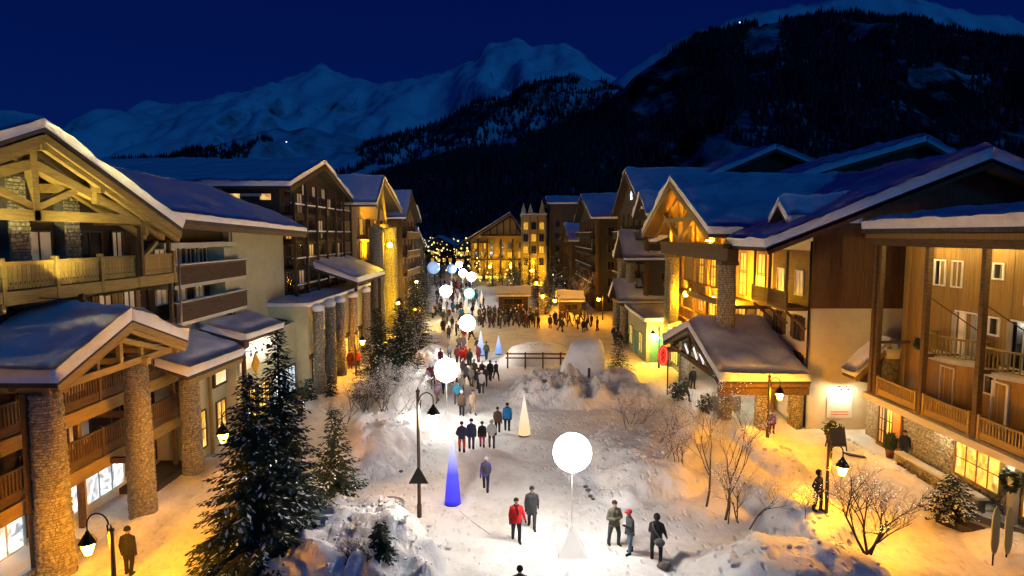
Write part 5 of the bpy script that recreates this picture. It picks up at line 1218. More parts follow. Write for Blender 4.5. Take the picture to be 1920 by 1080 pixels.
_far = [o for o in col.objects if o.get('group') == 'far fir trees']
_spots = [(1.2, 104, 'by the stall'), (6.4, 103, 'right of the stall'), (9.8, 116, 'before the narrow house'), (3.4, 126, 'mid street right'), (7.6, 128, 'near the brown house'), (-1.0, 124, 'left of mid street'), (2.0, 150, 'at the yellow tower foot'), (-3.2, 158, 'before the yellow chalet middle'), (-7.5, 165, 'before the yellow chalet left'), (10.2, 142, 'by the tall brown house'), (-0.6, 172, 'close to the yellow chalet'),
    (-16.8, 120, 'by the dim timber house'), (-14.6, 99, 'by the low snow roofed house'), (-21.5, 140, 'beside the bend'), (-24, 160, 'past the bend'), (-20, 172, 'before the small lit house'), (-28, 190, 'far at the bend'), (-13, 186, 'left of the yellow chalet'), (10.6, 98, 'by the frosted tree'), (5.2, 94, 'right end of the dense crowd'), (-12.0, 78, 'past the wall lamp pier'), (0.8, 116, 'behind the amber stall'), (4.4, 104, 'between the two stalls'), (-1.8, 112, 'left of the amber stall'), (8.6, 134, 'by the brown house porch'), (4.0, 142, 'before the tower, nearer'), (-4.6, 146, 'mid street far'), (10.8, 108, 'at the narrow house corner'), (6.0, 112, 'behind the hatch stall')]
for i, (x, y, w) in enumerate(_spots):
    c = copy_tree(_far[i % len(_far)]); k = rnd.uniform(0.6, 1.05) if y < 130 else rnd.uniform(0.9, 1.25); c.scale = (k * 1.1, k * 1.1, k); c.rotation_euler = (0, 0, rnd.uniform(0, 6)); c.location = (x, y, gz(x, y) - 0.1); c['label'] = 'dark fir in the far street, ' + w
# ------------------------------------------------------------------ bare trees and shrubs
def bare_tree(name, label, x, y, h, seed, stems=1, spread=0.5, levels=5, mat=None, snow=0.3, bulbs=0.0, r0=0.06, cat='tree', group=None, z=None, lean=(0, 0)):
    rr = random.Random(seed); z0 = gz(x, y) - 0.08 if z is None else z
    t = thing(name, label, cat, (x, y, z0), group); trunk, tw, fl, bu = MB(), MB(), MB(), MB()
    def grow(p, d, ln, r, lv):
        pts = [p]; q = p; dd = d
        for s in range(3):
            dd = (dd + Vector((rr.uniform(-1, 1), rr.uniform(-1, 1), rr.uniform(-0.4, 0.8))) * 0.16).normalized(); q = q + dd * ln / 3; pts.append(q)
        (trunk if lv >= levels - 1 else tw).tube(pts, [r, r * 0.85, r * 0.72, r * 0.55], 5 if lv >= levels - 1 else 4, False)
        if lv <= 2:
            for s in range(3):
                if rr.random() < snow:
                    c = pts[1 + s] + Vector((0, 0, r + 0.012)); fl.ball(c, rr.uniform(0.010, 0.022), 5, 3, (1.5, 1.5, 0.6))
                if rr.random() < bulbs: bu.ball(pts[1 + s] - Vector((0, 0, 0.03)), 0.012, 5, 3)
        if lv == 0: return
        n = 3 if lv >= levels - 1 else rr.choice((2, 3, 3))
        for i in range(n):
            f = rr.uniform(0.45, 1.0); b2 = pts[0].lerp(pts[3], f) if f < 0.95 else pts[3]
            nd = (dd + Vector((rr.uniform(-1, 1), rr.uniform(-1, 1), rr.uniform(-0.25, 0.7))) * spread * 1.6).normalized()
            grow(b2, nd, ln * rr.uniform(0.58, 0.8), r * 0.52, lv - 1)
    for s in range(stems):
        a = rr.uniform(0, 6.28); d = Vector((lean[0] + math.cos(a) * spread * (0.8 if stems > 1 else 0.15), lean[1] + math.sin(a) * spread * (0.8 if stems > 1 else 0.15), 1)).normalized()
        grow(Vector((rr.uniform(-.1, .1) * stems, rr.uniform(-.1, .1) * stems, 0)), d, h * 0.38, r0, levels)
    lpart('trunk', trunk, BARK if mat is None else mat, t, True); lpart('twigs', tw, mat or TWIG, t)
    if fl.v: lpart('snow_tufts', fl, SNOW, t, kind='stuff')
    if bu.v: lpart('fairy_lights', bu, FAIRYW, t, kind='stuff')
    return t
bare_tree('birch_tree', 'slender bare tree dusted with snow on the right snow bank', 9.3, 25.6, 5.6, 31, 1, 0.40, 7, None, 0.10, 0.004, 0.065)
bare_tree('birch_tree', 'taller slim snow dusted tree close beside the first on the right bank', 8.9, 27.0, 6.2, 32, 1, 0.34, 7, None, 0.10, 0.004, 0.06)
bare_tree('bare_shrub', 'snow speckled shrub under the slim trees', 9.6, 25.0, 3.0, 33, 4, 0.6, 6, None, 0.12, 0.006, 0.035, 'shrub')
bare_tree('bare_tree', 'bare spreading tree strung with tiny lights at the right foreground', 12.6, 21.0, 3.6, 35, 4, 0.62, 6, None, 0.08, 0.02, 0.055)
bare_tree('bare_shrub', 'low bare shrub at the foot of the right lantern', 12.3, 24.0, 1.6, 36, 4, 0.8, 5, None, 0.1, 0, 0.02, 'shrub')
for i, (px, py, h, lb) in enumerate(((690, 770, 2.6, 'bare shrub under the tall plaza fir, leftmost'), (728, 776, 2.4, 'bare shrub in the middle of the left bank'), (765, 768, 2.8, 'frosted shrub by the path at the left bank'), (745, 742, 2.6, 'frosted shrub close behind the left bank'), (668, 745, 2.2, 'bare shrub by the yellow walkway'), (640, 775, 1.8, 'low shrub on top of the left bank'))):
    p = G(px, py, 1.0); bare_tree('bare_shrub', lb, p.x, p.y, h * 1.25, 40 + i, 6, 0.7, 5, FROST if 'frosted' in lb else None, 0.12, 0, 0.03, 'shrub', 'bare shrubs on the left bank')
for i, (px, py, h, lb) in enumerate(((1190, 800, 2.2, 'bare shrub on the crest of the right snow bank'), (1235, 840, 2.4, 'bare shrub on the flank of the right snow bank'), (1260, 880, 1.8, 'bare shrub at the lower right end of the snow bank'))):
    p = G(px, py, 0.8); bare_tree('bare_shrub', lb, p.x, p.y, h * 1.25, 50 + i, 6, 0.75, 5, TWIG, 0.15, 0, 0.028, 'shrub', 'bare shrubs on the right bank', lean=(0.3, -0.1))
bare_tree('frosted_tree', 'white frosted tree before the dark houses on the right', 9.9, 92, 7.0, 60, 1, 0.5, 6, FROST, 0.3, 0.0, 0.12)
bare_tree('frosted_tree', 'frosted tree behind the left shrubs with lights', -8.3, 52.5, 5.0, 61, 2, 0.5, 5, FROST, 0.3, 0.02, 0.07)
bare_tree('bare_shrub', 'dark snowy shrub on the face of the boulder mound', -5.3, 19.9, 1.1, 62, 5, 0.8, 4, None, 0.5, 0, 0.03, 'shrub')
bare_tree('bare_shrub', 'twiggy shrub at the foot of the boulder mound by the path', -3.5, 19.6, 0.7, 63, 5, 0.9, 4, None, 0.3, 0, 0.02, 'shrub')
def leaf_bush(name, label, x, y, z, r, h, seed, pot=True, mat=None, group=None):
    rs = np.random.RandomState(seed); t = thing(name, label, 'plant', (x, y, z), group); hp = 0
    if pot:
        mm = MB(); mm.lathe([(r * 0.55, 0), (r * 0.75, 0.42), (r * 0.8, 0.46), (r * 0.66, 0.47)], (0, 0, 0), 14); lpart('pot', mm, TERR, t, True); hp = 0.44
    Q = MB()
    for i in range(500):
        v = rs.randn(3); v /= np.linalg.norm(v); q = rs.rand() ** 0.4
        c = np.array([0, 0, hp + h * 0.5]) + v * q * np.array([r, r, h * 0.52]) * (1 + 0.2 * rs.randn())
        a = rs.randn(3) * 0.07; b2 = rs.randn(3) * 0.05
        Q.add([c - a, c + b2, c + a, c - b2], [(0, 1, 2, 3)])
    lpart('foliage', Q, mat or SHRUB, t); mm = MB(); mm.tube([(0, 0, hp - 0.05), (0, 0, hp + h * 0.5)], 0.03, 6); lpart('stem', mm, BARK, t)
    if seed % 2:
        S = MB()
        for i in range(40): v = rs.randn(3); v /= np.linalg.norm(v); S.ball((v[0] * r * .8, v[1] * r * .8, hp + h * .5 + abs(v[2]) * h * .5), 0.05, 5, 3)
        lpart('snow_tufts', S, SNOW, t, kind='stuff')
    return t
leaf_bush('potted_bush', 'green potted bush beside the chalkboard', 18.95, 35.4, gz(18.95, 35.4), 0.45, 0.8, 1)
leaf_bush('potted_bush', 'clipped dark bush in pale pot by the orange door', 20.9, 33.0, gz(20.9, 33.0), 0.32, 0.9, 2)
leaf_bush('potted_bush', 'bush in front of the hotel porch under the oval sign', 12.3, 44.6, gz(12.3, 44.6), 0.6, 1.4, 4, False)
leaf_bush('potted_bush', 'frosty bush between two walkers and the porch', 13.4, 41.6, gz(13.4, 41.6), 0.45, 1.2, 5, False)
leaf_bush('potted_bush', 'bush on the upper left round balcony', 21.9, 32.5, 6.2, 0.28, 0.55, 6, False)
leaf_bush('potted_bush', 'flowering bush on the right round balcony', 21.9, 27.7, 6.2, 0.28, 0.55, 8, False)
leaf_bush('potted_bush', 'bush by the low cream shop terrace', -15.4, 43.8, gz(-15.4, 43.8), 0.7, 1.0, 10, False)
wr = thing('wreath', 'dark round fir wreath hanging on pale shop pillar', 'wreath', (21.1, 25.2, 1.9))
rs = np.random.RandomState(4); Q = MB()
for i in range(420):
    a = rs.rand() * 6.28; c = np.array([rs.randn() * .06, math.cos(a) * .36 + rs.randn() * .06, math.sin(a) * .36 + rs.randn() * .06]); v = rs.randn(3) * .07; w = rs.randn(3) * .03
    Q.add([c - v, c + w, c + v, c - w], [(0, 1, 2, 3)])
lpart('needles', Q, NEEDLE, wr); mm = MB(); mm.tube([(0.06, 0.34 * math.cos(a), 0.34 * math.sin(a)) for a in np.linspace(0, 6.28, 18)], 0.05, 6); lpart('ring', mm, BARK, wr)

# ------------------------------------------------------------------ street lanterns
def lantern(label, x, y, h, arm, glass, ang, drop=0.55, z=None, sc=1.0, polem=None, group='street lanterns', name='street_lamp'):
    z0 = gz(x, y) - 0.1 if z is None else z; t = thing(name, label, 'street lamp', (x, y, z0), group)
    mm = MB(); mm.lathe([(0.10, 0), (0.10, 0.5), (0.075, 0.6), (0.065, h - 0.12), (0.09, h - 0.1), (0.09, h - 0.04), (0.03, h), (0.01, h + 0.12)], (0, 0, 0), 12); lpart('pole', mm, polem or POLE, t, True)
    ca, sa = math.cos(ang), math.sin(ang); lx, ly = ca * arm, sa * arm; lz = h - drop
    pts = [(ca * 0.06, sa * 0.06, lz - 0.2), (ca * 0.12, sa * 0.12, lz + 0.45)] + [(ca * (arm * 0.55 + arm * 0.45 * math.cos(a)), sa * (arm * 0.55 + arm * 0.45 * math.cos(a)), lz + 0.45 + arm * 0.5 * math.sin(a)) for a in np.linspace(math.pi, 0, 10)] + [(lx, ly, lz + 0.22)]
    mm = MB(); mm.tube(pts, 0.024, 6); mm.tube([(0, 0, lz - 0.2), (ca * 0.08, sa * 0.08, lz - 0.2)], 0.03, 6); mm.tube([(0, 0, lz + 0.3), (ca * 0.12, sa * 0.12, lz + 0.3)], 0.03, 6); lpart('arm', mm, METAL, t, True)
    mm = MB(); mm.lathe([(0.26, -0.06), (0.27, -0.02), (0.13, 0.20), (0.10, 0.22), (0.04, 0.34), (0.015, 0.36)], (lx, ly, lz - 0.08), 8); lpart('lantern_cap', mm, METAL, t)
    mm = MB(); mm.lathe([(0.10, -0.50), (0.215, -0.145)], (lx, ly, lz), 6); g2 = lpart('lantern_glass', mm, glass, t)
    mm = MB()
    for k in range(6):
        a = math.pi * k / 3; mm.beam((lx + 0.105 * math.cos(a), ly + 0.105 * math.sin(a), lz - 0.50), (lx + 0.225 * math.cos(a), ly + 0.225 * math.sin(a), lz - 0.145), 0.016, 0.016)
    mm.lathe([(0.11, -0.55), (0.12, -0.5)], (lx, ly, lz), 6); lpart('lantern_frame', mm, METAL, t); return t
lantern('lantern hooked left off its pole beside the near left porch column', -12.5, 18.4, 3.3, 0.75, LAMP_O, math.pi, 0.35)
lantern('lantern half hidden by the tall fir near the third stone column', -10.75, 24.0, 5.3, 0.85, LAMP_O, math.pi, 0.7)
lantern('tall bell capped lantern on the brown pole left of the white path', -3.85, 24.6, 5.4, 0.62, LAMP_W, 0.1, 0.9, 0.6)
lantern('lantern on the pole behind the right snow bank', 12.85, 24.2, 4.0, 0.58, LAMP_O, 0.0, 0.95, 0.0)
lantern('lantern under the hotel porch eave on the thin pole', 14.6, 34.2, 3.7, 0.62, LAMP_O, 0.0, 0.9)
for i, (px, py, lb) in enumerate(((668, 705, 'lantern by the group near the green notice board'), (790, 640, 'lantern among the left street firs'), (740, 600, 'lantern under the tall stone piers'), (1130, 600, 'lantern by the right hand people group'), (1000, 560, 'far lantern beyond the dark crowd'), (1048, 603, 'lantern lighting the loose crowd amber'), (1010, 592, 'lantern at the edge of the dense dark crowd'), (1235, 690, 'lantern at the shop hut corner behind the icy mound'))):
    p = G(px, py); lantern(lb, p.x, p.y, 3.9, 0.6, LAMP_O, (0, math.pi)[i % 2], 0.5)
pl = MB(); pl.prism([(-4.25, 2.1), (-3.45, 2.1), (-3.85, 2.85)], 'Y', 24.42, 24.50); solo('warning_plate', pl, METAL, 'dark triangular plate fixed low on the brown lamp pole', 'sign')
# big sodium lamp on the stone pier
fl = thing('wall_lamp', 'glaring amber lamp on arm before the tall stone piers', 'lamp', (-14.2, 71.5, 11.1))
mm = MB(); mm.tube([(-15.2, 71.0, 10.6), (-14.5, 71.3, 11.2), (-14.2, 71.5, 11.25)], 0.06, 6); part('lamp_arm', mm, METAL, fl, True)
mm = MB(); mm.ball((-14.2, 71.5, 11.1), 0.24, 12, 8); part('lamp_globe', mm, FLOOD_Y, fl, True)
for i, (x, y, z, mt, lb) in enumerate(((-6.5, 179, 3.0, FLOOD_Y, 'added fill lamp on a post before the yellow chalet, left'), (-0.5, 178, 3.0, FLOOD_Y, 'added fill lamp on a post before the yellow chalet, right'), (5.0, 150.5, 3.5, FLOOD_Y, 'added fill lamp on a post before the yellow tower'), (-12.8, 82, 6.0, FLOOD_Y, 'added fill lamp lighting the ochre gabled house on the left'), (-13.5, 72.5, 4.2, FLOOD_Y, 'added fill lamp low at the foot of the stone piers'))):  # post lamps added to light the far yellow houses
    q = thing('added_floodlamp', lb, 'lamp', (x, y, 0)); mm = MB(); mm.tube([(x, y, -0.1), (x, y, z - 0.1)], 0.07, 6); part('post', mm, METAL, q); mm = MB(); mm.ball((x, y, z), 0.26 if y > 100 else 0.17, 10, 6); part('lamp_globe', mm, mt, q, True); mm = MB(); mm.lathe([(0.32, -0.02), (0.30, 0.06), (0.05, 0.2)], (x, y, z + 0.28), 10); part('lamp_cap', mm, METAL, q)

# ------------------------------------------------------------------ light balloons and lit cones
def balloon(label, px, py, Y, d, mat, group='light balloons along the path'):
    p = DY(px, py, Y); x, z = p.x, p.z; g0 = gz(x, Y); t = thing('light_balloon', label, 'balloon light', (x, Y, g0), group)
    mm = MB(); mm.ball((x, Y, z), d / 2, 32, 20); part('balloon', mm, mat, t, True)
    mm = MB(); mm.tube([(x, Y, g0 + 0.3), (x, Y, z - d / 2 + 0.02)], 0.022, 6); part('pole', mm, WHITE, t)
    mm = MB(); s = 0.56; mm.add([(x - s, Y - s, g0 + 0.02), (x + s, Y - s, g0 + 0.02), (x + s, Y + s, g0 + 0.02), (x - s, Y + s, g0 + 0.02), (x - .04, Y - .04, g0 + 1.02), (x + .04, Y - .04, g0 + 1.02), (x + .04, Y + .04, g0 + 1.02), (x - .04, Y + .04, g0 + 1.02)], [(0, 1, 5, 4), (1, 2, 6, 5), (2, 3, 7, 6), (3, 0, 4, 7), (4, 5, 6, 7)])
    part('ballast_cover', mm, SHEER, t)
    mm = MB(); mm.lathe([(0.10, 0), (0.12, 0.06), (0.04, 0.12)], (x, Y, z - d / 2 - 0.08), 10); part('collar', mm, WHITE, t); return t
balloon('nearest glowing white balloon on its pole right of the path', 1073, 848, 22.9, 1.46, BALL)
balloon('glowing white balloon above the walkers left of the path', 837, 694, 38.5, 1.5, BALL)
balloon('third white balloon low over the street middle', 876, 606, 57.5, 1.5, BALL)
balloon('white balloon left over the crowded street', 836, 546, 82, 1.55, BALL)
balloon('pale green glowing balloon over the crowd', 880, 550, 86, 1.5, BALLG)
balloon('right one of the paired far white balloons', 884, 519, 104, 1.5, BALL)
balloon('left one of the paired far white balloons', 868, 512, 116, 1.5, BALL)
balloon('small farthest white balloon under the yellow chalet', 861, 496, 140, 1.4, BALL)
balloon('dim blue balloon at far left of the street', 813, 502, 112, 2.3, BALLB)
balloon('grey blue balloon left of the farthest white one', 847, 504, 118, 1.9, BALLB)
balloon('far white balloon by the left houses', 819, 498, 125, 1.1, BALL)
def cone_light(label, x, y, h, r, mat):
    g0 = gz(x, y); t = thing('light_cone', label, 'light cone', (x, y, g0), 'lit fabric cones')
    mm = MB(); mm.lathe([(r * (1 - q) * (1 + 0.12 * math.sin(q * math.pi)) + 0.012, 0.08 + (h - 0.08) * q) for q in np.linspace(0, 1, 16)], (0, 0, 0), 20); lpart('fabric', mm, mat, t, True)
    mm = MB(); mm.lathe([(r * 1.02, -0.03), (r * 1.05, 0.08), (r * 0.9, 0.085)], (0, 0, 0), 20); lpart('base_ring', mm, METAL, t); return t
cone_light('tall blue lit cone with white tip left of the path', -2.72, 27.2, 3.55, 0.36, CONEB)
cone_light('cream lit cone right of the path', 0.75, 36.7, 2.65, 0.36, CONEY)
cone_light('pale blue lit cone behind the third balloon', -3.2, 62, 2.6, 0.42, CONEC)
cone_light('small white lit cone at the snowy hut corner', -1.4, 62.5, 2.0, 0.36, CONEC)
for i, (px, py, Y) in enumerate(((873, 558, 95), (893, 560, 92), (862, 540, 105), (846, 520, 130), (903, 545, 108))):
    p = DY(px, py, Y); cone_light(('thin white lit cone among the crowd', 'thin lit cone right of the green balloon', 'far thin lit cone', 'distant lit cone at street middle', 'far lit cone by the stalls')[i], p.x, Y, 2.6, 0.4, CONEY)

# ------------------------------------------------------------------ snow sculpture, hut, stalls, small things on the snow
sc_ = thing('snow_block', 'big rounded block of packed snow on the icy mound', 'snow block', (5.6, 48.6, 0.6))
mm = MB(); P2 = []
for j in range(15):
    v = j / 14; ring = []
    for i in range(28):
        a = 2 * math.pi * i / 28; q = (1.62 - 0.62 * v ** 1.6) * (1 if v < 0.9 else math.sqrt(max(0.02, 1 - ((v - 0.9) / 0.1) ** 2)) * 0.96 + 0.04)
        ca, sa = math.cos(a), math.sin(a); e = (abs(ca) ** 4 + abs(sa) ** 4) ** -0.25
        q *= e * 0.86 * (1 + 0.10 * float(fbm(2 + 1.3 * ca, v * 2 + 1.3 * sa, 3)))
        ring.append((0.35 * v + q * ca * 1.28, q * sa * 1.1, 3.4 * v + 0.1 * ca))
    P2.extend(ring)
mm.add(P2, [(j * 28 + i, j * 28 + (i + 1) % 28, (j + 1) * 28 + (i + 1) % 28, (j + 1) * 28 + i) for j in range(14) for i in range(28)] + [tuple(range(14 * 28, 15 * 28))])
lpart('packed_snow', mm, ICE, sc_, True)
mm = MB(); mm.tube([(0.35, -1.75, -0.6), (0.4, -1.6, 1.35)], 0.09, 8); lpart('dark_stake', mm, WOODD, sc_)
hut = thing('snowed_shelter', 'low shelter buried under a rounded dome of snow with timber rails behind the walkers', 'shelter', (2.9, 58.6, 0))
mm = MB(); P2 = []; nj, ni = 12, 40
for jj in range(nj + 1):
    v = jj / nj; ph = v * math.pi / 2
    for ii in range(ni):
        a = 2 * math.pi * ii / ni; ca, sa = math.cos(a), math.sin(a); e = (abs(ca) ** 3 + abs(sa) ** 3) ** (-1 / 3)
        q = math.cos(ph) ** 0.7 * e * (1 + 0.16 * float(fbm(1.7 * ca + 5, 1.7 * sa + v * 2, 4)))
        P2.append((2.9 + 3.3 * q * ca, 58.8 + 2.6 * q * sa, -0.1 + 1.95 * math.sin(ph) ** 0.8 * (1 + 0.12 * float(fbm(3 * ca, 3 * sa + 4, 3)))))
mm.add(P2, [(jj * ni + ii, jj * ni + (ii + 1) % ni, (jj + 1) * ni + (ii + 1) % ni, (jj + 1) * ni + ii) for jj in range(nj) for ii in range(ni)])
part('snow_dome', mm, GROUND, hut, True)
for zz, y0 in ((0.95, 55.9), (1.35, 55.9)): stem(hut, 'rail', WOODM, ((-0.6, y0, zz), (6.3, y0 - 0.2, zz), 0.10, 0.13))
for x in np.linspace(-0.4, 6.1, 5): stem(hut, 'post', WOODM, ((float(x), 55.85 - 0.03 * float(x), -0.2), (float(x), 55.85 - 0.03 * float(x), 1.5), 0.14, 0.14))
for i, (x, y, w, lb) in enumerate(((0.2, 99, 4.8, 'wooden stall with amber lit snow roof behind the crowd'), (8.8, 91, 3.2, 'stall hut by the frosted tree'))):
    q = thing('market_stall', lb, 'stall', (x, y, 0)); mm = MB(); mm.box(x - w / 2, x + w / 2, y, y + 3, 0, 2.3); part('wall', mm, WOODD, q)
    gable_roof(q, 'X', x - w / 2 - 0.4, x + w / 2 + 0.4, y - 0.8, y + 3.8, 2.4, 3.5, 0.4, 0.1, None, 160 + i); window(Face(q, '-Y', y), x, 1.5, w * 0.6, 0.9, GLASS, WOODM, 2, 1, 0, 'hatch')
cb = thing('chalkboard', 'dark chalkboard easel on the snow by the lit sign wall', 'sign', (18.6, 34.3, gz(18.6, 34.3)))
mm = MB(); mm.beam((0, -0.28, 0.3), (0, 0.0, 1.25), 0.82, 0.04, (0, 1, 0.3)); lpart('board', mm, METAL, cb)
mm = MB(); mm.beam((0, -0.30, 0.26), (0, -0.30, 0.30), 0.9, 0.05, (0, 1, 0)); 
for s in (-0.42, 0.42): mm.beam((s, -0.38, 0), (s, 0.02, 1.32), 0.05, 0.05); mm.beam((s * 0.9, 0.45, 0), (s * 0.9, 0.03, 1.25), 0.045, 0.045)
lpart('easel', mm, WOODD, cb)
mt = MB(); mt.prism([(18.6, 33.6), (20.7, 31.9), (20.5, 31.4), (20.0, 31.8), (19.5, 32.7), (18.7, 33.1)], 'Z', 0.06, 0.13); solo('door_mat', mt, DARKP, 'dark wet mat strip on the snow before the orange door', 'mat')
bd = MB(); bd.prism([(18.2, 25.4), (19.4, 26.2), (21.5, 23.2), (21.5, 20.4), (20.0, 21.4)], 'Z', -0.1, 0.32); solo('planting_bed', bd, DARKP, 'dark timber edged bed before the shop windows', 'planter')
bd = MB(); bd.beam((18.95, 25.2, 0.37), (20.4, 22.4, 0.37), 0.05, 0.09); solo('bed_rail', bd, ZINC, 'thin snowy rail on the dark bed', 'rail')
for i, (px, py) in enumerate(((1868, 925), (1893, 925))):
    p = DY(px, 975, 21.9); q = thing('ski_board', ('pale upright snowboard in the bed, left one', 'pale upright snowboard in the bed, right one')[i], 'snowboard', (p.x, 21.9, 0.25))
    mm = MB(); pr = [(0.15 * math.cos(a) * (1 if abs(math.sin(a)) < 0.9 else 0.9), 0.62 * math.sin(a) + (0.3 if math.sin(a) > 0 else -0.3)) for a in np.linspace(0, 2 * math.pi, 24, endpoint=False)]
    mm.prism([(a, b2 + 1.1) for a, b2 in pr], 'Y', -0.02, 0.02); lpart('board', mm, surf('board_yellow%d' % i, (0.55, 0.52, 0.30), (0.48, 0.45, 0.25), 0.4), q); mm = MB(); mm.tube([(0, 0.03, -0.3), (0, 0.03, 0.6)], 0.03, 6); lpart('stake', mm, METAL, q)
for i, (px, py, r) in enumerate(((1020, 748, 0.20), (1098, 915, 0.10), (1103, 922, 0.12), (1107, 932, 0.09), (1112, 938, 0.08), (752, 885, 0.09), (1245, 1067, 0.20))):
    p = G(px, py, 0.0); mm = MB(); mm.ball((0, 0, r * 0.4), r, 8, 6, (1.2, 1, 0.75)); mm.v = [(a * (1 + 0.25 * math.sin(7 * b2 + c * 9)), b2 * (1 + 0.2 * math.cos(5 * a)), c) for a, b2, c in mm.v]
    solo('snow_clod', mm, STONE2, ('dark stone on the slope of the icy mound', 'topmost dirty clod right of the nearest balloon', 'largest dirty clod in the row by the nearest balloon', 'third dirty clod in the row by the balloon', 'lowest small clod in the row by the balloon', 'small dark stone on the pink left bank', 'dark box like stone at the bottom edge by the snow mound')[i], 'stone', None, (p.x, p.y, gz(p.x, p.y)))
mm = MB(); mm.lathe([(0.75, 0.0), (0.78, 0.06), (0.70, 0.10), (0.66, 0.06), (0.02, 0.05)], (0, 0, 0), 20); p = G(728, 935, 0.3); solo('round_basin', mm, ZINC, 'round shallow basin lying on snow behind the boulder mound', 'basin', None, (p.x, p.y, gz(p.x, p.y) + 0.02))
p = G(862, 952); cbm = MB(); cpts = [(-2.6, 26.9), (-2.2, 26.2), (-1.7, 25.4), (-0.9, 24.3), (0.3, 23.4)]; cbm.tube([(x, y, gz(x, y) + 0.004) for x, y in cpts[:4]], 0.009, 5); solo('power_cable', cbm, METAL, 'thin dark cable running over snow from the blue cone', 'cable')
for i, (px, py, Y, r, lb) in enumerate(((1387, 42, 1400, 1.5, 'bright lamp high on the dark mountain ridge'), (537, 266, 1900, 1.9, 'lone light on the wooded slope left'))):
    p = DY(px, py, Y); mm = MB(); mm.ball((0, 0, 0), r, 10, 8); solo('slope_lamp', mm, glow('slope_light%d' % i, (0.7, 0.9, 1.0), 2.5), lb, 'lamp', None, p, True)
# strings of lights far down the street
fr_ = random.Random(5); mm = MB()
for i in range(110):
    px = fr_.uniform(775, 905); py = fr_.gauss(470, 14) if px < 880 else fr_.gauss(505, 12); Y = fr_.uniform(120, 230); p = DY(px, min(max(py, 440), 520), Y)
    mm.ball(p, fr_.uniform(0.07, 0.24), 6, 4)
for i in range(60):
    p = DY(fr_.uniform(890, 1075), fr_.uniform(505, 590), fr_.uniform(96, 150)); 
    if p.z > 0.5: mm.ball(p, fr_.uniform(0.06, 0.15), 6, 4)
o = link(bpy.data.objects.new('fairy_lights', mm.mesh('fairy_lights', FAIRY))); o['kind'] = 'stuff'

# broken lumps of ploughed snow on the banks: nobody could count them
cr2 = random.Random(77); mm = MB(); base = MB(); base.ball((0, 0, 0), 1, 5, 3)
for i in range(2600):
    cx, cy, rx, ry, h, ro, pw = MOUNDS[cr2.choice((0, 0, 0, 1, 1, 2, 4, 5, 7, 7, 8, 9, 10, 13, 14, 15))]
    a = cr2.uniform(0, 6.2832); q = math.sqrt(cr2.random()) * 1.12; x, y = cx + rx * q * math.cos(a), cy + ry * q * math.sin(a)
    sz = 0.03 + 0.13 * cr2.random() ** 4; z = gz(x, y); k = [cr2.uniform(0.6, 1.4) for _ in range(8)]
    mm.add([(x + sz * vx * k[j % 5], y + sz * vy * k[(j * 3 + 1) % 7], z + sz * 0.25 + sz * vz * 0.75 * k[(j * 5 + 2) % 8]) for j, (vx, vy, vz) in enumerate(base.v)], base.f)
o = link(bpy.data.objects.new('snow_lumps', mm.mesh('snow_lumps', GROUND))); o['kind'] = 'stuff'
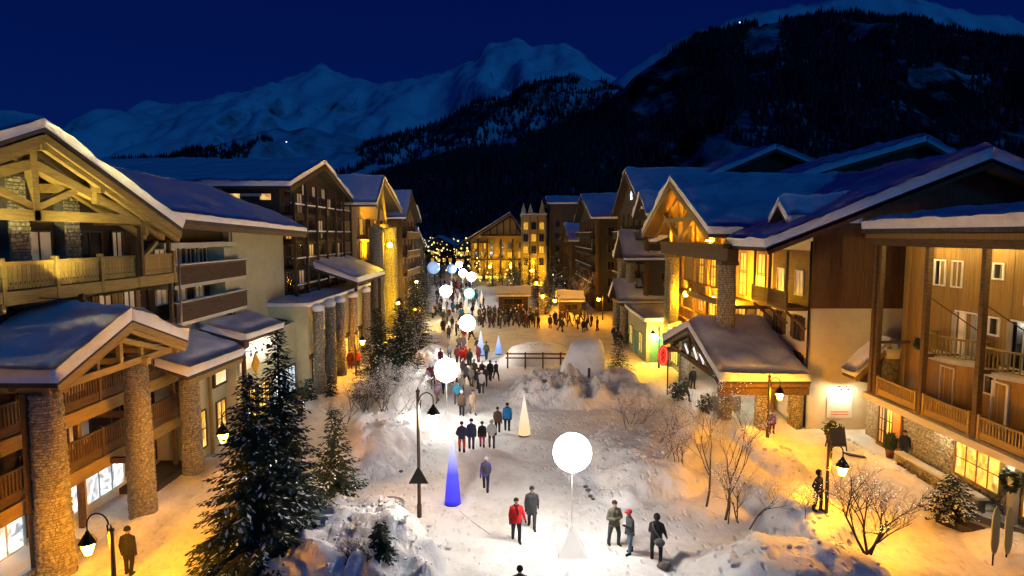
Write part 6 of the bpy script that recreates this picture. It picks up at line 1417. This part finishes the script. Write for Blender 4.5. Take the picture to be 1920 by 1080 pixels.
# ------------------------------------------------------------------ people
PI = math.pi
def _tubes(prims):
    mb = MB()
    for (a, b2, r1, r2, tg) in prims:
        a = Vector(a); b2 = Vector(b2)
        if (b2 - a).length < 1e-4: mb.ball(a, r1, 14, 10)
        else:
            mb.ball(a, r1 * 0.999, 12, 8); mb.ball(b2, r2 * 0.999, 12, 8); mb.tube([a, b2], [r1, r2], 12)
    return mb
def build_body(name, pose, voxel, fingers):
    P = []; J, T, B, S, Gv = 0, 1, 2, 3, 4
    lean = pose.get('lean', 0.0); st = pose.get('stride', 0.0); bulk = pose.get('bulk', 1.0); coat = pose.get('coat', 0.84)
    def add(a, b2, r1, r2, t): P.append((tuple(a), tuple(b2), r1, r2, t))
    ly = lambda z: -lean * (z - 0.92)
    for s in (-1, 1):                                            # legs: front is -y
        f = st * s; w = pose.get('width', 0.10)
        hip = Vector((s * 0.095, ly(0.92), 0.92)); knee = Vector((s * (w + 0.005), -f * 0.22 + ly(.92) - 0.02 - max(0, f) * 0.06, 0.50)); 
        ank = Vector((s * w, -f * 0.40 + (0.05 if f < 0 else 0), 0.10 + (0.05 if f < -0.3 else 0)))
        add(hip, knee, 0.106 * bulk, 0.080, T); add(knee, ank, 0.078, 0.064, T)
        toe = ank + Vector((s * 0.025, -0.15, -0.05)); add(ank + Vector((0, 0.02, -0.04)), toe, 0.062, 0.050, B); add(ank, ank + Vector((0, 0.01, 0.10)), 0.066, 0.068, B)
    add((0, ly(.95), 0.95), (0, ly(1.05), 1.05), 0.150 * bulk, 0.155 * bulk, J if coat < 0.95 else T)
    for s in (-1, 1):
        add((s * 0.05, ly(coat), coat + 0.06), (s * 0.085, ly(1.33), 1.33), 0.135 * bulk, 0.118 * bulk, J)
        add((s * 0.03, ly(1.3), 1.33), (s * 0.145, ly(1.42), 1.385), 0.115, 0.074 * bulk, J); add((s * 0.03, ly(1.46), 1.47), (s * 0.15, ly(1.40), 1.40), 0.062, 0.066, J)
    add((0, ly(1.43), 1.43), (0, ly(1.5) - 0.01, 1.50), 0.085, 0.066, J)
    hx, hy = pose.get('head', (0, 0)); hc = Vector((hx, ly(1.63) - 0.015 + hy, 1.635))
    add((0, ly(1.48), 1.48), hc - Vector((0, 0, 0.10)), 0.055, 0.055, S)
    yaw = pose.get('yaw', 0.0); fd = Vector((math.sin(yaw), -math.cos(yaw), 0)); sdv = Vector((fd.y, -fd.x, 0))
    add(hc + Vector((0, 0, 0.03)), hc + Vector((0, 0, 0.031)), 0.094, 0.094, S); add(hc - Vector((0, 0, 0.05)) + fd * 0.02, hc - Vector((0, 0, 0.075)) + fd * 0.03, 0.070, 0.058, S)
    add(hc + fd * 0.092 + Vector((0, 0, 0.01)), hc + fd * 0.108 - Vector((0, 0, 0.02)), 0.013, 0.018, S)                    # nose
    add(hc + fd * 0.085 - Vector((0, 0, 0.058)) + sdv * 0.02, hc + fd * 0.085 - Vector((0, 0, 0.058)) - sdv * 0.02, 0.014, 0.014, S)
    for s in (-1, 1): add(hc + sdv * s * 0.092, hc + sdv * s * 0.096 + Vector((0, 0, 0.025)), 0.018, 0.016, S)
    for s in (-1, 1):
        sh = Vector((s * 0.168 * min(bulk, 1.10), ly(1.39), 1.375)); e, w = pose['arms'][0 if s < 0 else 1]
        el = sh + Vector((s * e[0], e[1], e[2])); wr = el + Vector((s * w[0], w[1], w[2]))
        add(sh, el, 0.072 * bulk, 0.060 * bulk, J); add(el, wr, 0.058 * bulk, 0.044, J)
        d = (wr - el).normalized(); side = d.cross(Vector((0, 1, 0))) if abs(d.y) < 0.8 else d.cross(Vector((0, 0, 1))); side.normalize(); nrm = d.cross(side)
        pm = wr + d * 0.05; add(wr, pm + d * 0.03, 0.034, 0.040, Gv)
        if fingers:
            for k, (o, l) in enumerate(((-0.03, 0.066), (-0.01, 0.078), (0.011, 0.073), (0.030, 0.056))):
                b0 = pm + d * 0.03 + nrm * o; m2 = b0 + d * l * 0.55 + side * s * -0.006; add(b0, m2, 0.0125, 0.0115, Gv); add(m2, m2 + d * l * 0.42 - side * s * 0.022, 0.0115, 0.010, Gv)
            th = wr + d * 0.02 - nrm * 0.03; add(th, th + d * 0.05 - nrm * 0.032, 0.014, 0.011, Gv)
    mb = _tubes(P); me0 = mb.mesh('raw'); ob = bpy.data.objects.new('raw', me0); col.objects.link(ob)
    md = ob.modifiers.new('r', 'REMESH'); md.mode = 'VOXEL'; md.voxel_size = voxel
    sm = ob.modifiers.new('s', 'SMOOTH'); sm.factor = 0.45; sm.iterations = 2
    dg = bpy.context.evaluated_depsgraph_get(); me = bpy.data.meshes.new_from_object(ob.evaluated_get(dg)); me.name = name
    bpy.data.objects.remove(ob); bpy.data.meshes.remove(me0)
    n = len(me.polygons); c = np.zeros(n * 3); me.polygons.foreach_get('center', c); c = c.reshape(-1, 3)
    best = np.full(n, 1e9); tg = np.zeros(n, np.int32)
    for a, b2, r1, r2, t in P:
        a = np.array(a); b2 = np.array(b2); ab = b2 - a; L2 = max(1e-9, ab @ ab); q = np.clip(((c - a) @ ab) / L2, 0, 1)
        d = np.linalg.norm(c - (a + q[:, None] * ab), axis=1) - (r1 + (r2 - r1) * q)
        k = d < best; best[k] = d[k]; tg[k] = t
    me.materials.clear()
    for mname in ('black', 'black'): me.materials.append(CL[mname])
    me.materials.append(BOOT); me.materials.append(SKIN); me.materials.append(CL['black'])
    me.polygons.foreach_set('material_index', tg); me.polygons.foreach_set('use_smooth', np.ones(n, bool)); me.update()
    return me, tuple(hc), yaw
HANG = ((0.06, 0.03, -0.29), (0.01, -0.05, -0.25)); SWF = ((0.05, -0.10, -0.27), (-0.01, -0.14, -0.20)); SWB = ((0.06, 0.12, -0.26), (0.02, 0.05, -0.25))
POCK = ((0.10, 0.08, -0.26), (-0.09, -0.14, -0.18)); FOLD = ((0.09, -0.02, -0.27), (-0.20, -0.21, 0.03)); PHONE = ((0.05, -0.06, -0.27), (-0.10, -0.20, 0.10)); OUT = ((0.10, -0.02, -0.26), (0.06, -0.10, -0.20))
POSES = dict(
    walk=dict(stride=0.8, arms=(SWF, SWB), bulk=1.05), walk2=dict(stride=-0.85, arms=(SWB, SWF), bulk=1.08, lean=0.05), stand=dict(stride=0.08, arms=(HANG, HANG), bulk=1.12, width=0.11),
    pock=dict(stride=0.15, arms=(POCK, POCK), bulk=1.08, width=0.13), fold=dict(stride=0.12, arms=(FOLD, FOLD), bulk=1.16, width=0.17, coat=0.86), side=dict(stride=0.2, arms=(HANG, PHONE), bulk=1.02, lean=0.04, head=(0, -0.02)),
    bag=dict(stride=0.28, arms=(OUT, PHONE), bulk=1.15, width=0.15, lean=0.06, head=(0, -0.03)), coat=dict(stride=0.5, arms=(HANG, SWB), bulk=1.15, coat=0.66), red=dict(stride=0.4, arms=(HANG, OUT), bulk=1.18, width=0.11, yaw=0.3))
BODY = {}
def body(p, fine):
    k = (p, fine)
    if k not in BODY: BODY[k] = build_body('person_body', POSES[p], 0.015 if fine == 2 else 0.024 if fine == 1 else 0.042, fine == 2)
    return BODY[k]
HEADW = {}
def headwear(kind, fine):
    k = (kind, fine)
    if k in HEADW: return HEADW[k]
    mb = MB(); n, m = (16, 10) if fine else (8, 6)
    if kind == 'hair': mb.ball((0, 0.012, 0.05), 0.108, n, m, (0.98, 1.02, 0.95)); mb.v = [(x, y + (0.05 * max(0, 0.03 - z) / 0.09 if y < 0 else 0) * 1.4, z if y > -0.02 else max(z, 0.045)) for x, y, z in mb.v]
    elif kind == 'hood': mb.ball((0, 0.025, 0.02), 0.128, n, m, (0.98, 1.05, 1.1)); mb.v = [(x, max(y, -0.055), z) for x, y, z in mb.v]
    elif kind == 'cap':
        mb.ball((0, 0.005, 0.065), 0.11, n, m, (1, 1.05, 0.85)); mb.v = [(x, y, max(z, 0.045)) for x, y, z in mb.v]; mb.prism([(-0.08, -0.10), (0.08, -0.10), (0.06, -0.19), (-0.06, -0.19)], 'Z', 0.045, 0.06)
    else:
        mb.ball((0, 0.005, 0.06), 0.113, n, m, (1, 1.04, 1.0)); mb.v = [(x, y, max(z, 0.03)) for x, y, z in mb.v]; mb.lathe([(0.108, 0.015), (0.119, 0.02), (0.119, 0.055), (0.108, 0.06)], (0, 0.005, 0), n)
        if kind == 'bobble': mb.ball((0, 0.005, 0.185), 0.04, 8, 6)
    HEADW[k] = mb.mesh({'hair': 'hair', 'hood': 'hood', 'cap': 'cap'}.get(kind, 'hat'), CL['black'], (0, 0, 0), True); return HEADW[k]
def person(label, x, y, pose, rz, jac, tro, hw=('hair', None), h=1.75, fine=1, group=None, z=None, glove='black', boots=None):
    me, hc, yaw = body(pose, fine)
    o = bpy.data.objects.new('person', me); s = h / 1.75; o.scale = (s, s, s); o.rotation_euler = (0, 0, rz)
    o.location = (x, y, (gz(x, y) if z is None else z) - 0.035); link(o); tag(o, label, 'person', group)
    ms = [CL[jac], CL[tro], boots or BOOT, SKIN, CL[glove]]
    for i, mt in enumerate(ms): o.material_slots[i].link = 'OBJECT'; o.material_slots[i].material = mt
    hm = headwear(hw[0], fine > 0); c = bpy.data.objects.new(hm.name.split('.')[0], hm); c.parent = o; c.location = hc; c.rotation_euler = (0, 0, yaw); link(c)
    c.material_slots[0].link = 'OBJECT'; c.material_slots[0].material = HAIR if hw[1] is None else CL[hw[1]]
    if fine == 2 and jac not in ('palegrey',):                                    # jacket hem, collar
        mb = MB(); cz = 0.80 if pose != 'coat' else 0.62; bk = POSES[pose].get('bulk', 1)
        mb.lathe([(0.0, 0)], (0, 0, 0), 3) if False else None
        pr = [(0.175 * bk, cz), (0.178 * bk, cz + 0.05), (0.168 * bk, cz + 0.075)]
        n = 20; mb.add([(1.1 * r * math.cos(6.2832 * k / n), 0.86 * r * math.sin(6.2832 * k / n) - POSES[pose].get('lean', 0) * (q - 0.92), q) for r, q in pr for k in range(n)], [(i * n + k, i * n + (k + 1) % n, (i + 1) * n + (k + 1) % n, (i + 1) * n + k) for i in range(2) for k in range(n)])
        e = bpy.data.objects.new('jacket_hem', mb.mesh('jacket_hem', CL[jac], (0, 0, 0), True)); e.parent = o; link(e)
    return o
def extra(o, kind, colr):
    mb = MB()
    if kind == 'backpack': mb.ball((0, 0.24, 1.22), 0.19, 12, 8, (0.95, 0.6, 1.25)); mb.ball((0, 0.33, 1.12), 0.11, 10, 6, (1.1, 0.6, 0.9))
    elif kind == 'scarf': mb.tube([(0.085 * math.cos(a), 0.085 * math.sin(a) - 0.01, 1.495) for a in np.linspace(0, 2 * PI, 13)], 0.032, 6, False); mb.tube([(0.03, -0.11, 1.47), (0.05, -0.19, 1.30), (0.05, -0.20, 1.14)], 0.03, 6)
    c = bpy.data.objects.new(kind, mb.mesh(kind, CL[colr], (0, 0, 0), True)); c.parent = o; link(c); return o
def at(px, py): p = G(px, py); return p.x, p.y
def foot(px, py):
    """a point of ground seen at this bearing, following the lie of the snow"""
    p = G(px, py)
    for k in range(5): p = G(px, py, gz(p.x, p.y))
    return p.x, p.y
N = lambda px, py, label, pose, rz, j, t, hw=('hair', None), h=1.75, fine=2, **k: person(label, *foot(px, py), pose, rz, j, t, hw, h, fine, **k)
extra(N(968, 1013, 'person in bright red jacket and black trousers walking on the path', 'red', 0.1, 'red', 'black', ('hair', None), 1.78), 'scarf', 'maroon')
N(997, 989, 'person in long dark grey coat just behind the red jacket', 'coat', 0.0, 'charcoal', 'charcoal', ('hair', None), 1.8)
N(1151, 1021, 'person in patterned grey jacket with arms folded, legs apart', 'fold', 0.25, 'camo', 'charcoal', ('hair', None), 1.83)
N(1181, 1037, 'person with red cap, dark jacket and blue jeans facing left', 'side', -1.2, 'charcoal', 'jeans', ('cap', 'red'), 1.76)
bagger = N(1230, 1051, 'person all in black seen from behind with grey shoulder bag', 'bag', PI - 0.25, 'black', 'black', ('hood', 'black'), 1.82)
extra(N(911, 919, 'person in purple jacket and white hat alone on the path', 'walk', PI, 'purple', 'navy', ('hat', 'white'), 1.68), 'backpack', 'charcoal')
N(866, 847, 'person in navy jacket and scarlet trousers, leftmost of the walking four', 'pock', PI, 'navy', 'scarlet', ('hair', None), 1.78)
N(884, 841, 'person in navy jacket and dark trousers beside the scarlet trousers', 'stand', PI, 'navy', 'charcoal', ('hat', 'black'), 1.76)
N(904, 838, 'short person in black jacket and pink trousers', 'stand', PI, 'black', 'pink', ('hat', 'black'), 1.52)
N(922, 839, 'person in pale grey hooded jacket with dark trousers', 'pock', PI, 'palegrey', 'charcoal', ('hood', 'palegrey'), 1.66)
N(933, 813, 'person in dark brown jacket walking beside the blue jacket', 'walk2', PI, 'brown', 'black', ('hair', None), 1.7)
extra(N(951, 807, 'person in blue jacket near the cream lit cone', 'stand', PI, 'blue', 'black', ('hair', None), 1.8), 'scarf', 'navy')
N(563, 784, 'person in brown jacket alone on the orange left walkway', 'walk', 0.2, 'brown', 'black', ('hair', None), 1.78, 1)
person('dark clad person at the bottom left beside the hooked lantern', -13.9, 21.3, 'stand', PI, 'black', 'black', ('hat', 'black'), 1.78, 2)
person('dark person standing behind the snow bank left of the right lantern', 12.55, 24.3, 'pock', 0.6, 'black', 'black', ('hood', 'black'), 1.72, 2)
person('person whose dark head shows at the bottom edge of the path', 0.25, 18.75, 'stand', PI, 'charcoal', 'black', ('hair', None), 1.78, 2)
N(1285, 751, 'person in dark green jacket striding by the hotel bushes', 'walk', 0.5, 'darkgreen', 'black', ('hair', None), 1.72, 1)
N(1299, 729, 'person in black jacket behind the dark green one by the porch', 'stand', 0.3, 'black', 'black', ('hair', None), 1.78, 1)
N(1447, 812, 'small purple clad person under the porch eave lantern', 'stand', 0, 'purple', 'maroon', ('hat', 'purple'), 1.45, 1)
person('dark person with white scarf walking along the stone shop wall', 21.25, 32.35, 'walk', -0.6, 'black', 'charcoal', ('hair', None), 1.75, 1)
N(866, 779, 'person in white and brown top below the second balloon', 'stand', 0, 'brown', 'black', ('hat', 'white'), 1.74, 1)
N(887, 777, 'person in long tan coat in the middle of the path', 'coat', 0.4, 'tan', 'tan', ('hair', None), 1.72, 1)
N(857, 758, 'person in sky blue jacket below the second balloon', 'pock', 0.2, 'sky', 'brown', ('hair', None), 1.75, 1)
for px, py, j, h, lb in ((626, 692, 'black', 1.76, 'leftmost of four people by the green notice board, black jacket'), (641, 690, 'olive', 1.8, 'person in olive jacket, second of four by the notice board'), (657, 691, 'maroon', 1.76, 'person in maroon jacket, third of four by the notice board'), (671, 691, 'scarlet', 1.72, 'person in scarlet jacket, rightmost of four by the notice board')):
    N(px, py, lb, 'stand', 0.3, j, 'black' if j != 'maroon' else 'maroon', ('hair', None), h, 1)
N(528, 718, 'dark person with blue jacket behind the twin firs by the cold shop', 'stand', 1.0, 'navy', 'navy', ('hair', None), 1.72, 1)
# strolling group beyond the second balloon
CRG = 'people strolling beyond the second balloon'
strol = [(826, 672, 'maroon', 'maroon'), (843, 674, 'grey', 'charcoal'), (857, 681, 'maroon', 'black'), (866, 685, 'red', 'maroon'), (874, 684, 'scarlet', 'black'), (881, 688, 'darkgreen', 'black'), (897, 679, 'maroon', 'maroon'), (912, 675, 'darkgreen', 'black'),
    (861, 657, 'grey', 'charcoal'), (869, 657, 'mauve', 'grey'), (895, 663, 'navy', 'black'), (868, 706, 'mauve', 'grey'), (875, 722, 'grey', 'charcoal'), (884, 724, 'palegrey', 'grey'), (889, 712, 'olive', 'charcoal'), (897, 728, 'black', 'navy'), (903, 737, 'white', 'charcoal'), (898, 736, 'navy', 'black'), (910, 724, 'charcoal', 'black'), (919, 714, 'black', 'black'), (930, 712, 'black', 'black'), (904, 712, 'navy', 'charcoal'),
    (803, 732, 'mauve', 'olive'), (812, 727, 'mauve', 'maroon'), (820, 747, 'mauve', 'brown'), (831, 737, 'grey', 'black'), (806, 716, 'maroon', 'black'), (841, 727, 'mauve', 'grey'), (866, 740, 'palegrey', 'grey'), (853, 720, 'navy', 'black')]
words = ['leftmost and farthest', 'left', 'middle', 'near', 'right']
for i, (px, py, j, t) in enumerate(strol):
    hwk = (i * 3) % 5
    lb = '%s person in %s jacket and %s trousers strolling beyond the second balloon' % (('bareheaded', 'black hatted', 'hooded', 'white hatted', 'bobble hatted')[hwk], j, t)
    x, y = foot(px, py)
    person(lb, x, y, ('walk', 'stand', 'walk2', 'pock', 'coat')[i % 5], rnd.uniform(-0.6, 0.6) + (PI if i % 2 else 0), j, t, [('hair', None), ('hat', 'black'), ('hood', j), ('hat', 'white'), ('bobble', j)][(i * 3) % 5], rnd.uniform(1.6, 1.82), 0, CRG)
bg_ = thing('shoulder_bag', 'grey canvas shoulder bag with strap on the person in black', 'bag', bagger.location, None, PI - 0.25)
mm = MB(); mm.ball((-0.12, 0.20, 0.86), 0.19, 14, 10, (1.05, 0.5, 0.85)); lpart('pouch', mm, LEATH, bg_, True)
mm = MB(); q = [(-0.15, 0.21, 1.0), (0.0, 0.215, 1.2), (0.13, 0.17, 1.42), (0.15, 0.04, 1.50), (0.10, -0.12, 1.42), (-0.05, -0.20, 1.2), (-0.19, -0.10, 1.02), (-0.2, 0.1, 0.95)]; mm.tube(q, 0.022, 6, False); lpart('strap', mm, LEATH, bg_, True)

# ------------------------------------------------------------------ the crowd further up the street
cr = random.Random(21)
def crowd(n, region, label, group, cols, hh=(1.6, 1.85), mind=0.5):
    pts = []; tries = 0
    while len(pts) < n and tries < n * 60:
        tries += 1; x = cr.uniform(region[0], region[1]); y = cr.uniform(region[2], region[3]); u = (y - region[2]) / (region[3] - region[2])
        x += (region[4] if len(region) > 4 else 0) * u
        if any((x - a) ** 2 + (y - b2) ** 2 < mind ** 2 for a, b2 in pts): continue
        pts.append((x, y)); j = cr.choice(cols); t = cr.choice(('black', 'charcoal', 'navy', 'black', 'brown'))
        hk = cr.choice([('hair', None), ('hat', 'black'), ('hood', j), ('hat', 'white')])
        person(label % ({'hair': 'bareheaded', 'hood': 'hooded', 'hat': '%s hatted' % hk[1]}[hk[0]], j), x, y, cr.choice(('walk', 'stand', 'walk2', 'pock', 'stand')), cr.uniform(0, 6.28), j, t, hk, cr.uniform(*hh), 0, group)
DK = ('black', 'black', 'charcoal', 'navy', 'brown', 'maroon', 'darkgreen', 'olive')
MX = ('black', 'charcoal', 'navy', 'maroon', 'grey', 'mauve', 'blue', 'charcoal', 'navy', 'olive', 'red', 'brown', 'palegrey')
crowd(80, (-4.5, 3.6, 80, 93), '%s person in %s jacket in the dense crowd beyond the fenced snow heap', 'dense dark crowd', DK)
crowd(22, (5.0, 11.0, 76, 88), '%s person in %s jacket in the loose crowd on amber lit snow', 'loose crowd on the right', DK)
crowd(26, (-10.0, -4.6, 70, 84), '%s person in %s jacket on the white street left of the dense crowd', 'crowd on the white street', MX)
crowd(90, (-11.5, -3.0, 88, 150, -7.0), '%s person in %s jacket in the far crowd down the bright street', 'far street crowd', MX)
crowd(9, (11.3, 13.0, 66, 76), '%s person in %s jacket standing by the lit gable porches', 'people by the lit porches', DK)
crowd(8, (-13.3, -11.3, 50, 66), '%s person in %s jacket on the yellow left walkway by the pillars', 'people on the left walkway', DK)
